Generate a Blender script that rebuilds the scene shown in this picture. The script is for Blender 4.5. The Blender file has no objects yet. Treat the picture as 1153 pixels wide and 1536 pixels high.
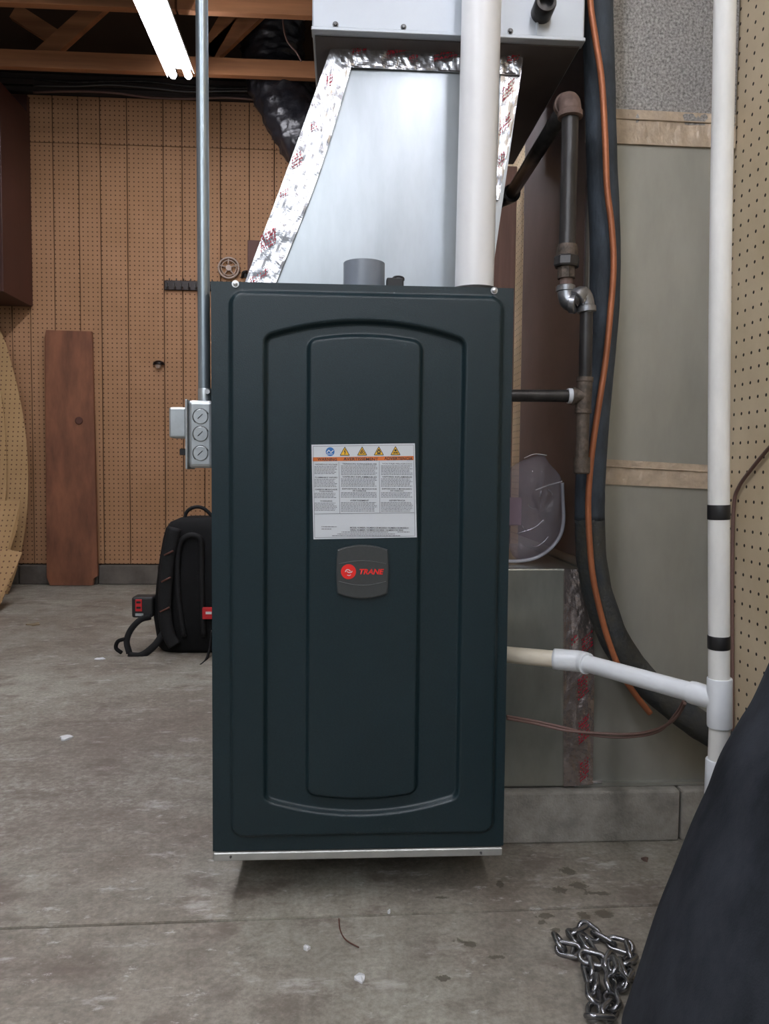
import bpy, bmesh, math, random
from mathutils import Vector, Matrix, noise
random.seed(7)
sc = bpy.context.scene
C = sc.collection
rad = math.radians

# ------------------------------------------------------------------ camera
F_PX, W_PX, H_PX = 1150.0, 1153.0, 1536.0
CAM = Vector((0, 0, 0.674))
YAW, PITCH, ROLL = rad(3.3), rad(3.28), rad(0.55)
fwd = Vector((math.sin(YAW)*math.cos(PITCH), math.cos(YAW)*math.cos(PITCH), -math.sin(PITCH)))
right0 = fwd.cross(Vector((0, 0, 1))).normalized()
up0 = right0.cross(fwd).normalized()
right = (right0*math.cos(ROLL) + up0*math.sin(ROLL)).normalized()
up = (up0*math.cos(ROLL) - right0*math.sin(ROLL)).normalized()
cd = bpy.data.cameras.new('camera'); cam = bpy.data.objects.new('camera', cd); C.objects.link(cam)
cd.lens = 36.0*F_PX/H_PX; cd.sensor_width = 36; cd.sensor_fit = 'AUTO'; cd.clip_start = 0.02
m = Matrix.Identity(4)
for i in range(3):
    m[i][0] = right[i]; m[i][1] = up[i]; m[i][2] = -fwd[i]; m[i][3] = CAM[i]
cam.matrix_world = m
sc.camera = cam

def P(px, py, Y=None, X=None, Z=None):
    """room point seen at a photo pixel, on the plane Y=, X= or Z=."""
    d = fwd + right*((px-W_PX/2)/F_PX) - up*((py-H_PX/2)/F_PX)
    if Y is not None: t = (Y-CAM.y)/d.y
    elif X is not None: t = (X-CAM.x)/d.x
    else: t = (Z-CAM.z)/d.z
    return CAM + d*t

# ------------------------------------------------------------------ world and lights
w = bpy.data.worlds.new('world'); sc.world = w; w.use_nodes = True
w.node_tree.nodes['Background'].inputs[0].default_value = (0.80, 0.88, 1.0, 1)
w.node_tree.nodes['Background'].inputs[1].default_value = 0.26
TUBE_POWER = 46.0
sc.view_settings.view_transform = 'Standard'
sc.view_settings.look = 'None'
sc.view_settings.exposure = 0.0
sc.view_settings.gamma = 1.0
sc.view_settings.use_curve_mapping = False

def area(name, loc, target, size, sizey, power, col):
    l = bpy.data.lights.new(name, 'AREA'); l.shape = 'RECTANGLE'; l.size = size; l.size_y = sizey
    l.energy = power; l.color = col
    o = bpy.data.objects.new(name, l); C.objects.link(o); o.location = loc
    o.rotation_euler = (Vector(target)-Vector(loc)).to_track_quat('-Z', 'Y').to_euler()
    return o
area('front_fill', (-1.0, -2.3, 2.35), (0.2, 1.4, 0.5), 2.2, 1.0, 32, (0.90, 0.95, 1.0))  # unseen area light added as soft frontal fill

# ------------------------------------------------------------------ materials
def mat(name, col, rough=0.6, metal=0.0, var=0.0, vscale=8.0, bump=0.0, bscale=60.0, stretch=(1, 1, 1), col2=None, spec=0.5):
    m = bpy.data.materials.new(name); m.use_nodes = True
    nt = m.node_tree; b = nt.nodes['Principled BSDF']
    b.inputs['Base Color'].default_value = (*col, 1); b.inputs['Roughness'].default_value = rough
    b.inputs['Metallic'].default_value = metal; b.inputs['Specular IOR Level'].default_value = spec
    tc = nt.nodes.new('ShaderNodeTexCoord'); mp = nt.nodes.new('ShaderNodeMapping')
    nt.links.new(tc.outputs['Object'], mp.inputs[0]); mp.inputs['Scale'].default_value = stretch
    if var > 0 or col2:
        n = nt.nodes.new('ShaderNodeTexNoise'); n.inputs['Scale'].default_value = vscale; n.inputs['Detail'].default_value = 6
        n.inputs['Roughness'].default_value = 0.65
        nt.links.new(mp.outputs[0], n.inputs['Vector'])
        r = nt.nodes.new('ShaderNodeValToRGB')
        c1 = [c*(1-var) for c in col]; c2 = col2 if col2 else [min(1, c*(1+var)) for c in col]
        r.color_ramp.elements[0].color = (*c1, 1); r.color_ramp.elements[0].position = 0.33
        r.color_ramp.elements[1].color = (*c2, 1); r.color_ramp.elements[1].position = 0.67
        nt.links.new(n.outputs['Fac'], r.inputs[0]); nt.links.new(r.outputs[0], b.inputs['Base Color'])
    if bump > 0:
        n2 = nt.nodes.new('ShaderNodeTexNoise'); n2.inputs['Scale'].default_value = bscale; n2.inputs['Detail'].default_value = 4
        nt.links.new(mp.outputs[0], n2.inputs['Vector'])
        bp = nt.nodes.new('ShaderNodeBump'); bp.inputs['Strength'].default_value = bump; bp.inputs['Distance'].default_value = 0.003
        nt.links.new(n2.outputs['Fac'], bp.inputs['Height']); nt.links.new(bp.outputs[0], b.inputs['Normal'])
    return m

def emit(name, col, strength):
    m = bpy.data.materials.new(name); m.use_nodes = True
    b = m.node_tree.nodes['Principled BSDF']
    b.inputs['Base Color'].default_value = (*col, 1)
    b.inputs['Emission Color'].default_value = (*col, 1); b.inputs['Emission Strength'].default_value = strength
    return m

def math_node(nt, op, a, b=None):
    n = nt.nodes.new('ShaderNodeMath'); n.operation = op
    for i, v in enumerate((a, b)):
        if v is None: continue
        if isinstance(v, (int, float)): n.inputs[i].default_value = v
        else: nt.links.new(v, n.inputs[i])
    return n.outputs[0]

def pegboard(name, col, col2, axis, hole, pitch=0.0254, off=(0, 0), rhole=0.0034, vs=3.0, ramp=(0.3, 0.7)):
    m = mat(name, col, 0.75, 0, 0.0, vs, 0.08, 90, col2=col2)
    nt = m.node_tree; b = nt.nodes['Principled BSDF']
    link = b.inputs['Base Color'].links[0]; src = link.from_socket
    g = nt.nodes.new('ShaderNodeTexCoord'); s = nt.nodes.new('ShaderNodeSeparateXYZ')
    nt.links.new(g.outputs['Object'], s.inputs[0])
    ax = s.outputs['X'] if axis == 'x' else s.outputs['Y']
    def cell(v, o):
        f = math_node(nt, 'FRACT', math_node(nt, 'ADD', math_node(nt, 'DIVIDE', v, pitch), 100.0+o))
        return math_node(nt, 'MULTIPLY', math_node(nt, 'SUBTRACT', f, 0.5), pitch)
    a = cell(ax, off[0]); c = cell(s.outputs['Z'], off[1])
    d = math_node(nt, 'SQRT', math_node(nt, 'ADD', math_node(nt, 'MULTIPLY', a, a), math_node(nt, 'MULTIPLY', c, c)))
    mask = math_node(nt, 'LESS_THAN', d, rhole)
    mx = nt.nodes.new('ShaderNodeMix'); mx.data_type = 'RGBA'
    nt.links.new(mask, mx.inputs['Factor']); nt.links.new(src, mx.inputs['A']); mx.inputs['B'].default_value = (*hole, 1)
    nt.links.new(mx.outputs['Result'], b.inputs['Base Color'])
    return m

M = {}
M['peg_back'] = pegboard('peg_back', (0.355, 0.19, 0.09), (0.43, 0.235, 0.125), 'x', (0.12, 0.055, 0.022), rhole=0.0042)
M['peg_right'] = pegboard('peg_right', (0.60, 0.475, 0.30), (0.76, 0.63, 0.44), 'y', (0.025, 0.015, 0.008), rhole=0.0029)
M['peg_sheet'] = pegboard('peg_sheet', (0.36, 0.22, 0.10), (0.44, 0.28, 0.13), 'x', (0.13, 0.06, 0.025), rhole=0.004)
M['groove'] = mat('groove', (0.05, 0.025, 0.012), 0.9)
M['curb'] = mat('curb', (0.12, 0.105, 0.09), 0.9, 0, 0.35, 6, 0.3, 60)
M['block'] = mat('block', (0.27, 0.255, 0.225), 0.95, 0, 0.25, 25, 0.7, 220)
M['slate'] = mat('slate', (0.0085, 0.0215, 0.027), 0.33, 0.0, 0.15, 500, 0.16, 900, spec=0.42)
M['slate_dark'] = mat('slate_dark', (0.012, 0.02, 0.024), 0.5)
M['pan'] = mat('pan', (0.42, 0.43, 0.41), 0.4, 0.6, 0.1, 20)
M['galv'] = mat('galv', (0.47, 0.51, 0.54), 0.38, 0.72, 0.16, 5, 0.05, 40, stretch=(1, 1, .3))
M['galv_box'] = mat('galv_box', (0.50, 0.54, 0.58), 0.5, 0.55, 0.05, 4)
M['galv_shaded'] = mat('galv_shaded', (0.10, 0.085, 0.08), 0.55, 0.3, 0.2, 4)
M['duct_low'] = mat('duct_low', (0.34, 0.345, 0.31), 0.42, 0.55, 0.16, 5, 0.05, 60, stretch=(1, 1, .35))
M['duct_up'] = mat('duct_up', (0.27, 0.27, 0.27), 0.42, 0.55, 0.6, 230, 0.1, 230)
M['duct_side_reflect'] = mat('duct_side_reflect', (0.13, 0.105, 0.105), 0.45, 0.4, 0.15, 6)
M['box_foil'] = mat('box_foil', (0.36, 0.37, 0.33), 0.25, 0.7, 0.3, 5, 0.35, 14, stretch=(1, 1, .35))
M['mastic'] = mat('mastic', (0.44, 0.355, 0.265), 0.4, 0.15, 0.14, 45, 1.0, 55)
M['foil'] = mat('foil', (0.66, 0.66, 0.69), 0.24, 0.9, 0.10, 10, 0.15, 60)
M['foil_dull'] = mat('foil_dull', (0.42, 0.36, 0.34), 0.25, 0.8, 0.15, 15, 0.8, 60)
M['print_red'] = mat('print_red', (0.35, 0.012, 0.03), 0.4)
M['screw'] = mat('screw', (0.55, 0.55, 0.55), 0.3, 0.9)
M['screw_dark'] = mat('screw_dark', (0.12, 0.12, 0.12), 0.35, 0.8)
M['emt'] = mat('emt', (0.30, 0.35, 0.38), 0.33, 0.8, 0.12, 12, stretch=(3, 3, .6))
M['zinc'] = mat('zinc', (0.46, 0.49, 0.50), 0.38, 0.8, 0.12, 30, 0.1, 80)
M['pvc'] = mat('pvc', (0.84, 0.85, 0.86), 0.3, 0, 0.05, 5)
M['pvc_cream'] = mat('pvc_cream', (0.74, 0.74, 0.71), 0.4, 0, 0.12, 14, stretch=(1, 1, .3))
M['pvc_bright'] = mat('pvc_bright', (0.74, 0.77, 0.80), 0.35, 0, 0.04, 20)
M['pvc_yellow'] = mat('pvc_yellow', (0.68, 0.62, 0.50), 0.4, 0, 0.05, 20)
M['grey_pvc'] = mat('grey_pvc', (0.20, 0.23, 0.27), 0.28)
M['black'] = mat('black', (0.010, 0.010, 0.011), 0.45)
M['rubber'] = mat('rubber', (0.012, 0.012, 0.012), 0.55)
M['iron'] = mat('iron', (0.040, 0.038, 0.038), 0.32, 0.45, 0.5, 25, 0.2, 60, stretch=(1, 1, .3))
M['rust'] = mat('rust', (0.13, 0.085, 0.07), 0.7, 0.1, 0.3, 40, 0.4, 120)
M['iron_old'] = mat('iron_old', (0.09, 0.07, 0.055), 0.6, 0.35, 0.5, 80, 0.5, 150)
M['galv_fit'] = mat('galv_fit', (0.30, 0.31, 0.33), 0.32, 0.85, 0.25, 30, 0.2, 90)
M['dope'] = mat('dope', (0.55, 0.58, 0.62), 0.6)
M['insul'] = mat('insul', (0.030, 0.040, 0.052), 0.75, 0, 0.5, 22, 0.5, 130, stretch=(1, 1, .5))
M['insul_dirty'] = mat('insul_dirty', (0.026, 0.034, 0.043), 0.8, 0, 0.2, 22, 0.8, 140, col2=(0.048, 0.045, 0.034))
M['copper'] = mat('copper', (0.36, 0.125, 0.055), 0.42, 0.35, 0.2, 12)
M['wire_brown'] = mat('wire_brown', (0.15, 0.085, 0.07), 0.5)
M['wood'] = mat('wood', (0.30, 0.13, 0.055), 0.7, 0, 0.3, 6, 0.15, 30, stretch=(.15, 1.5, 3))
M['wood_dark'] = mat('wood_dark', (0.060, 0.030, 0.022), 0.8, 0, 0.3, 6, stretch=(.2, 1, 3))
M['plank'] = mat('plank', (0.17, 0.062, 0.030), 0.65, 0, 0.25, 4, 0.15, 30, stretch=(3, 1, .8), col2=(0.26, 0.10, 0.048))
M['cabinet'] = mat('cabinet', (0.045, 0.013, 0.009), 0.5, 0, 0.25, 5, stretch=(1, 1, .3))
M['cabinet_front'] = mat('cabinet_front', (0.24, 0.085, 0.035), 0.5, 0, 0.2, 5, stretch=(1, 1, .3))
M['mauve'] = mat('mauve', (0.16, 0.095, 0.085), 0.5, 0, 0.2, 9, stretch=(6, 6, .3))
M['brown'] = mat('brown', (0.10, 0.035, 0.022), 0.6)
M['flex'] = mat('flex', (0.010, 0.010, 0.013), 0.35, 0, 0, 1, 0.9, 22, stretch=(1, 1, 3))
M['canvas'] = mat('canvas', (0.013, 0.0155, 0.020), 0.95, 0, 0.1, 6, 0.3, 500, stretch=(1.6, 1.6, .7), col2=(0.042, 0.047, 0.057), spec=0.2)
M['nylon'] = mat('nylon', (0.005, 0.005, 0.0055), 0.8, 0, 0.2, 40, 0.3, 400, spec=0.25)
M['nylon_mid'] = mat('nylon_mid', (0.009, 0.009, 0.010), 0.7, 0, 0.2, 40, 0.3, 400, spec=0.3)
M['red'] = mat('red', (0.55, 0.015, 0.02), 0.5)
M['white'] = mat('white', (0.72, 0.74, 0.75), 0.5)
M['label'] = mat('label', (0.62, 0.66, 0.70), 0.45)
M['orange'] = mat('orange', (0.62, 0.16, 0.03), 0.5)
M['yellow'] = mat('yellow', (0.85, 0.50, 0.03), 0.5)
M['blue'] = mat('blue', (0.03, 0.16, 0.45), 0.5)
M['ink'] = mat('ink', (0.03, 0.03, 0.035), 0.6)
M['ink_soft'] = mat('ink_soft', (0.20, 0.21, 0.23), 0.6)
M['badge'] = mat('badge', (0.045, 0.05, 0.05), 0.4, 0, 0.05, 100)
M['badge_line'] = mat('badge_line', (0.10, 0.11, 0.11), 0.3)
M['logo_red'] = mat('logo_red', (0.75, 0.02, 0.015), 0.4)
M['steel'] = mat('steel', (0.26, 0.26, 0.27), 0.26, 0.9, 0.3, 60)
M['tube'] = emit('tube', (0.93, 0.93, 1.0), TUBE_POWER)
M['fixture'] = mat('fixture', (0.6, 0.6, 0.6), 0.5)
M['roof'] = mat('roof', (0.035, 0.030, 0.035), 0.9, 0, 0.3, 5, stretch=(.3, 6, 1))
M['plate'] = mat('plate', (0.035, 0.026, 0.024), 0.9, 0, 0.35, 4, stretch=(.3, 1, 10))
M['paint'] = mat('paint', (0.30, 0.27, 0.23), 0.8, 0, 0.1, 3)
M['plastic_hook'] = mat('plastic_hook', (0.022, 0.012, 0.010), 0.4)
M['reel'] = mat('reel', (0.42, 0.32, 0.26), 0.4)
M['pink'] = mat('pink', (0.40, 0.28, 0.32), 0.6)
M['paper'] = mat('paper', (0.7, 0.72, 0.74), 0.5)
M['leaf'] = mat('leaf', (0.20, 0.15, 0.09), 0.8)

def bagfilm():
    m = bpy.data.materials.new('film'); m.use_nodes = True
    nt = m.node_tree; out = nt.nodes['Material Output']; b = nt.nodes['Principled BSDF']
    b.inputs['Base Color'].default_value = (0.62, 0.60, 0.66, 1); b.inputs['Roughness'].default_value = 0.12
    tr = nt.nodes.new('ShaderNodeBsdfTransparent'); tr.inputs[0].default_value = (0.95, 0.92, 0.97, 1)
    mx = nt.nodes.new('ShaderNodeMixShader')
    n = nt.nodes.new('ShaderNodeTexNoise'); n.inputs['Scale'].default_value = 25
    tc = nt.nodes.new('ShaderNodeTexCoord'); nt.links.new(tc.outputs['Object'], n.inputs['Vector'])
    bp = nt.nodes.new('ShaderNodeBump'); bp.inputs['Strength'].default_value = 0.6; bp.inputs['Distance'].default_value = 0.01
    nt.links.new(n.outputs['Fac'], bp.inputs['Height']); nt.links.new(bp.outputs[0], b.inputs['Normal'])
    mx.inputs[0].default_value = 0.22
    nt.links.new(tr.outputs[0], mx.inputs[1]); nt.links.new(b.outputs[0], mx.inputs[2]); nt.links.new(mx.outputs[0], out.inputs[0])
    return m
M['film'] = bagfilm()

def concrete():
    m = bpy.data.materials.new('concrete'); m.use_nodes = True
    nt = m.node_tree; b = nt.nodes['Principled BSDF']; b.inputs['Roughness'].default_value = 0.72
    tc = nt.nodes.new('ShaderNodeTexCoord'); co = tc.outputs['Object']
    def nz(scale, detail, rough=0.6, stretch=None):
        v = co
        if stretch:
            mp = nt.nodes.new('ShaderNodeMapping'); mp.inputs['Scale'].default_value = stretch
            nt.links.new(co, mp.inputs[0]); v = mp.outputs[0]
        n = nt.nodes.new('ShaderNodeTexNoise'); n.inputs['Scale'].default_value = scale
        n.inputs['Detail'].default_value = detail; n.inputs['Roughness'].default_value = rough
        nt.links.new(v, n.inputs['Vector']); return n.outputs['Fac']
    def ramp(f, a, c, pa, pc):
        r = nt.nodes.new('ShaderNodeValToRGB'); nt.links.new(f, r.inputs[0])
        r.color_ramp.elements[0].position = pa; r.color_ramp.elements[0].color = (*a, 1)
        r.color_ramp.elements[1].position = pc; r.color_ramp.elements[1].color = (*c, 1); return r.outputs[0]
    def mix(f, a, c, blend='MIX'):
        x = nt.nodes.new('ShaderNodeMix'); x.data_type = 'RGBA'; x.blend_type = blend
        if isinstance(f, (int, float)): x.inputs['Factor'].default_value = f
        else: nt.links.new(f, x.inputs['Factor'])
        for s, k in ((a, 'A'), (c, 'B')):
            if isinstance(s, tuple): x.inputs[k].default_value = (*s, 1)
            else: nt.links.new(s, x.inputs[k])
        return x.outputs['Result']
    base = ramp(nz(1.6, 5), (0.21, 0.183, 0.153), (0.335, 0.325, 0.285), 0.38, 0.62)
    mott = ramp(nz(14, 8, 0.75), (0.66, 0.64, 0.60), (1.18, 1.18, 1.16), 0.3, 0.7)
    c = mix(1.0, base, mott, 'MULTIPLY')
    fine = ramp(nz(110, 5, 0.7), (0.76, 0.76, 0.75), (1.16, 1.16, 1.16), 0.35, 0.65)
    c = mix(1.0, c, fine, 'MULTIPLY')
    # brown worn patches and pale paint scuffs, drawn out across the slab
    c = mix(ramp(nz(7, 6, 0.7, (1, 1.6, 1)), (0, 0, 0), (0.7, 0.7, 0.7), 0.54, 0.64), c, (0.13, 0.10, 0.082))
    c = mix(ramp(nz(9, 8, 0.75, (.7, 1.8, 1)), (0, 0, 0), (0.75, 0.75, 0.75), 0.575, 0.66), c, (0.46, 0.44, 0.41))
    c = mix(ramp(nz(24, 7, 0.75, (.8, 1.5, 1)), (0, 0, 0), (0.65, 0.65, 0.65), 0.60, 0.66), c, (0.50, 0.48, 0.45))
    c = mix(ramp(nz(38, 5, 0.7), (0, 0, 0), (0.6, 0.6, 0.6), 0.64, 0.70), c, (0.10, 0.08, 0.065))
    # dark damp stains beside the blocks
    def stain(px, py, rx, ry, dark, amt=0.8, soft=0.75, e=1.0):
        nonlocal c
        p = P(px, py, Z=0)
        mp = nt.nodes.new('ShaderNodeMapping'); mp.vector_type = 'POINT'
        mp.inputs['Location'].default_value = (-p.x/rx, -p.y/ry, 0); mp.inputs['Scale'].default_value = (1/rx, 1/ry, 0)
        nt.links.new(co, mp.inputs[0])
        ln = nt.nodes.new('ShaderNodeVectorMath'); ln.operation = 'LENGTH'; nt.links.new(mp.outputs[0], ln.inputs[0])
        d = math_node(nt, 'ADD', ln.outputs['Value'], math_node(nt, 'MULTIPLY', math_node(nt, 'SUBTRACT', nz(60, 6, 0.75), 0.5), 4.2))
        f = ramp(d, (amt, amt, amt), (0, 0, 0), soft, e)
        c = mix(f, c, dark)
    for a in ((850, 1307, .014, .012), (838, 1335, .013, .010), (868, 1328, .018, .012), (893, 1340, .022, .006), (905, 1372, .014, .014),
              (820, 1374, .016, .007), (812, 1383, .007, .006), (873, 1373, .010, .010), (832, 1395, .008, .006), (690, 1411, .010, .006),
              (705, 1417, .010, .006), (750, 1325, .006, .014), (660, 1346, .010, .004), (747, 1436, .012, .005), (665, 1468, .010, .006)):
        stain(*a, (0.07, 0.06, 0.038))
    for a in ((430, 1505, .06, .035), (120, 1440, .05, .03), (330, 1490, .03, .02)):
        stain(*a, (0.13, 0.105, 0.085), 0.55, 0.2)
    stain(150, 1120, .42, .55, (0.125, 0.094, 0.075), 0.6, 0.0)
    stain(60, 1230, .30, .18, (0.145, 0.112, 0.09), 0.4, 0.0)
    nt.links.new(c, b.inputs['Base Color'])
    bp = nt.nodes.new('ShaderNodeBump'); bp.inputs['Strength'].default_value = 0.25; bp.inputs['Distance'].default_value = 0.003
    nt.links.new(nz(90, 6, 0.7), bp.inputs['Height']); nt.links.new(bp.outputs[0], b.inputs['Normal'])
    return m
M['concrete'] = concrete()

# ------------------------------------------------------------------ builders
def link(name, me, m=None, parent=None, smooth=False):
    if m is not None: me.materials.append(m)
    if smooth:
        for p in me.polygons: p.use_smooth = True
    o = bpy.data.objects.new(name, me); C.objects.link(o)
    if parent is not None: adopt(o, parent)
    return o
def adopt(o, parent):
    o.parent = parent
    off = parent.location if parent.parent is None else Vector((0, 0, 0))
    o.matrix_parent_inverse = Matrix.Translation(-off)
def thing(name, label, cat, loc, group=None):
    o = bpy.data.objects.new(name, None); C.objects.link(o); o.location = loc; o.empty_display_size = 0.05
    o['label'] = label; o['category'] = cat
    if group: o['group'] = group
    return o
def tag(o, label, cat, group=None):
    o['label'] = label; o['category'] = cat
    if group: o['group'] = group
    return o
def structure(o): o['kind'] = 'structure'; return o

def mesh(name, vs, fs, m=None, parent=None, smooth=False):
    me = bpy.data.meshes.new(name); me.from_pydata([tuple(v) for v in vs], [], fs); me.validate(); me.update()
    return link(name, me, m, parent, smooth)
def recalc(o):
    bm = bmesh.new(); bm.from_mesh(o.data); bmesh.ops.recalc_face_normals(bm, faces=bm.faces); bm.to_mesh(o.data); bm.free(); return o

def box(name, x0, x1, y0, y1, z0, z1, m=None, parent=None, bev=0.0, seg=2):
    vs = [(x, y, z) for x in (x0, x1) for y in (y0, y1) for z in (z0, z1)]
    fs = [(0, 1, 3, 2), (4, 6, 7, 5), (0, 4, 5, 1), (2, 3, 7, 6), (0, 2, 6, 4), (1, 5, 7, 3)]
    bm = bmesh.new(); bv = [bm.verts.new(v) for v in vs]
    for f in fs: bm.faces.new([bv[i] for i in f])
    if bev > 0: bmesh.ops.bevel(bm, geom=list(bm.edges), offset=bev, segments=seg, profile=0.5, affect='EDGES')
    bmesh.ops.recalc_face_normals(bm, faces=bm.faces)
    me = bpy.data.meshes.new(name); bm.to_mesh(me); bm.free()
    return link(name, me, m, parent)

def spline(pts, n=8):
    pts = [Vector(p) for p in pts]
    if len(pts) < 3: return pts
    out = []
    for i in range(len(pts)-1):
        p0 = pts[i-1] if i > 0 else pts[i]*2-pts[i+1]
        p1, p2 = pts[i], pts[i+1]
        p3 = pts[i+2] if i+2 < len(pts) else pts[i+1]*2-pts[i]
        for k in range(n):
            t = k/n
            out.append(0.5*((2*p1)+(-p0+p2)*t+(2*p0-5*p1+4*p2-p3)*t*t+(-p0+3*p1-3*p2+p3)*t**3))
    out.append(pts[-1]); return out

def frames(path):
    n = len(path); T = []
    for i in range(n):
        a = path[max(0, i-1)]; b = path[min(n-1, i+1)]; T.append((b-a).normalized())
    ref = Vector((0, 0, 1)) if abs(T[0].z) < 0.9 else Vector((0, 1, 0))
    u = T[0].cross(ref).normalized(); out = []
    for t in T:
        u = (u - t*u.dot(t)).normalized(); out.append((t, u, t.cross(u)))
    return out

def tube_data(path, r, seg=16, rfun=None, caps=True, flat=(1, 1)):
    fr = frames(path); vs = []; fs = []; n = len(path)
    for i, (p, (t, u, v)) in enumerate(zip(path, fr)):
        ri = r[i] if isinstance(r, (list, tuple)) else r
        for k in range(seg):
            a = 2*math.pi*k/seg; rr = ri*(rfun(i, a) if rfun else 1)
            vs.append(p+u*math.cos(a)*rr*flat[0]+v*math.sin(a)*rr*flat[1])
    for i in range(n-1):
        for k in range(seg):
            k2 = (k+1) % seg
            fs.append((i*seg+k, i*seg+k2, (i+1)*seg+k2, (i+1)*seg+k))
    if caps:
        fs.append(tuple(range(seg))[::-1]); fs.append(tuple((n-1)*seg+k for k in range(seg)))
    return vs, fs

def tube(name, pts, r, m=None, parent=None, n=8, seg=16, smooth=True, rfun=None, straight=False, flat=(1, 1)):
    path = [Vector(p) for p in pts] if straight else spline(pts, n)
    if isinstance(r, (list, tuple)) and len(r) != len(path):
        k = len(r)-1; r = [r[min(k-1, int(i/(len(path)-1)*k))] + (r[min(k, int(i/(len(path)-1)*k)+1)]-r[min(k-1, int(i/(len(path)-1)*k))])*(i/(len(path)-1)*k-min(k-1, int(i/(len(path)-1)*k))) for i in range(len(path))]
    vs, fs = tube_data(path, r, seg, rfun, True, flat)
    o = mesh(name, vs, fs, m, parent, False)
    for p in o.data.polygons: p.use_smooth = smooth and len(p.vertices) == 4
    return recalc(o)

def profile(name, a, b, prof, m=None, parent=None, seg=24, smooth=False):
    """turned piece along a->b: prof = [(t 0..1, radius)]; repeat a t for a sharp step"""
    a = Vector(a); b = Vector(b); t = (b-a).normalized()
    ref = Vector((0, 0, 1)) if abs(t.z) < 0.9 else Vector((0, 1, 0))
    u = t.cross(ref).normalized(); v = t.cross(u); vs = []; fs = []
    for (s, r) in prof:
        for k in range(seg):
            an = 2*math.pi*k/seg; vs.append(a.lerp(b, s)+(u*math.cos(an)+v*math.sin(an))*r)
    n = len(prof)
    for i in range(n-1):
        for k in range(seg):
            k2 = (k+1) % seg; fs.append((i*seg+k, i*seg+k2, (i+1)*seg+k2, (i+1)*seg+k))
    fs.append(tuple(range(seg))); fs.append(tuple((n-1)*seg+k for k in range(seg)))
    o = recalc(mesh(name, vs, fs, m, parent))
    if seg > 8:
        me = o.data
        for p in me.polygons: p.use_smooth = len(p.vertices) == 4
        me.set_sharp_from_angle(angle=rad(28))
    return o

def cyl(name, a, b, r, m=None, parent=None, seg=24): return profile(name, a, b, [(0, r), (1, r)], m, parent, seg)

def prism(name, pts, thick, m=None, parent=None, direction=(0, 1, 0)):
    """flat outline (any plane) given thickness along direction"""
    d = Vector(direction).normalized()*thick; n = len(pts)
    vs = [Vector(p) for p in pts]+[Vector(p)+d for p in pts]
    fs = [tuple(range(n)), tuple(range(2*n-1, n-1, -1))]+[(i, (i+1) % n, n+(i+1) % n, n+i) for i in range(n)]
    return recalc(mesh(name, vs, fs, m, parent))

def loft(name, rings, m=None, parent=None, smooth=True):
    s = len(rings[0]); vs = [v for r in rings for v in r]; fs = []
    for i in range(len(rings)-1):
        for k in range(s):
            k2 = (k+1) % s; fs.append((i*s+k, i*s+k2, (i+1)*s+k2, (i+1)*s+k))
    fs.append(tuple(range(s))); fs.append(tuple((len(rings)-1)*s+k for k in range(s)))
    return recalc(mesh(name, vs, fs, m, parent, smooth))

def quads_mesh(name, quads, m, parent=None):
    vs = []; fs = []
    for q in quads:
        fs.append(tuple(range(len(vs), len(vs)+len(q)))); vs += q
    return mesh(name, vs, fs, m, parent)

def text(name, s, px, py, hpx, wpx, Yp, m, parent, shear=0.0, bold=0.0, depth=0.0002, align='LEFT'):
    """lettering standing on the plane y=Yp: left end / centre at the photo pixel, given height and width in photo pixels"""
    cu = bpy.data.curves.new(name, 'FONT'); cu.body = s; cu.size = 1; cu.shear = shear; cu.offset = bold; cu.extrude = 0.0
    cu.align_x = 'LEFT'; cu.resolution_u = 2
    to = bpy.data.objects.new('t', cu); C.objects.link(to)
    dg = bpy.context.evaluated_depsgraph_get()
    me = bpy.data.meshes.new_from_object(to.evaluated_get(dg)); bpy.data.objects.remove(to); bpy.data.curves.remove(cu)
    xs = [v.co.x for v in me.vertices]; ys = [v.co.y for v in me.vertices]
    x0, x1, y0, y1 = min(xs), max(xs), min(ys), max(ys)
    k = Yp*1.0/F_PX
    o0 = P(px, py, Y=Yp); sx = wpx*k/(x1-x0); sz = hpx*k/(y1-y0)
    ox = -x0 if align == 'LEFT' else -(x0+x1)/2
    for v in me.vertices:
        x = (v.co.x+ox)*sx; z = (v.co.y-(y0+y1)/2)*sz
        v.co = Vector((o0.x+x, Yp, o0.z+z))
    me.update()
    # face the viewer
    bm = bmesh.new(); bm.from_mesh(me)
    for f in bm.faces:
        f.normal_update()
        if f.normal.y > 0: f.normal_flip()
    bm.to_mesh(me); bm.free()
    return link(name, me, m, parent)

# ================================================================== SETTING
XR = P(1130, 380, Y=1.287).x          # right wall
YB = 4.43                              # back wall face
XL = -2.9
CEIL = P(420, 115, Y=3.95).z           # underside of the joists
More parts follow.
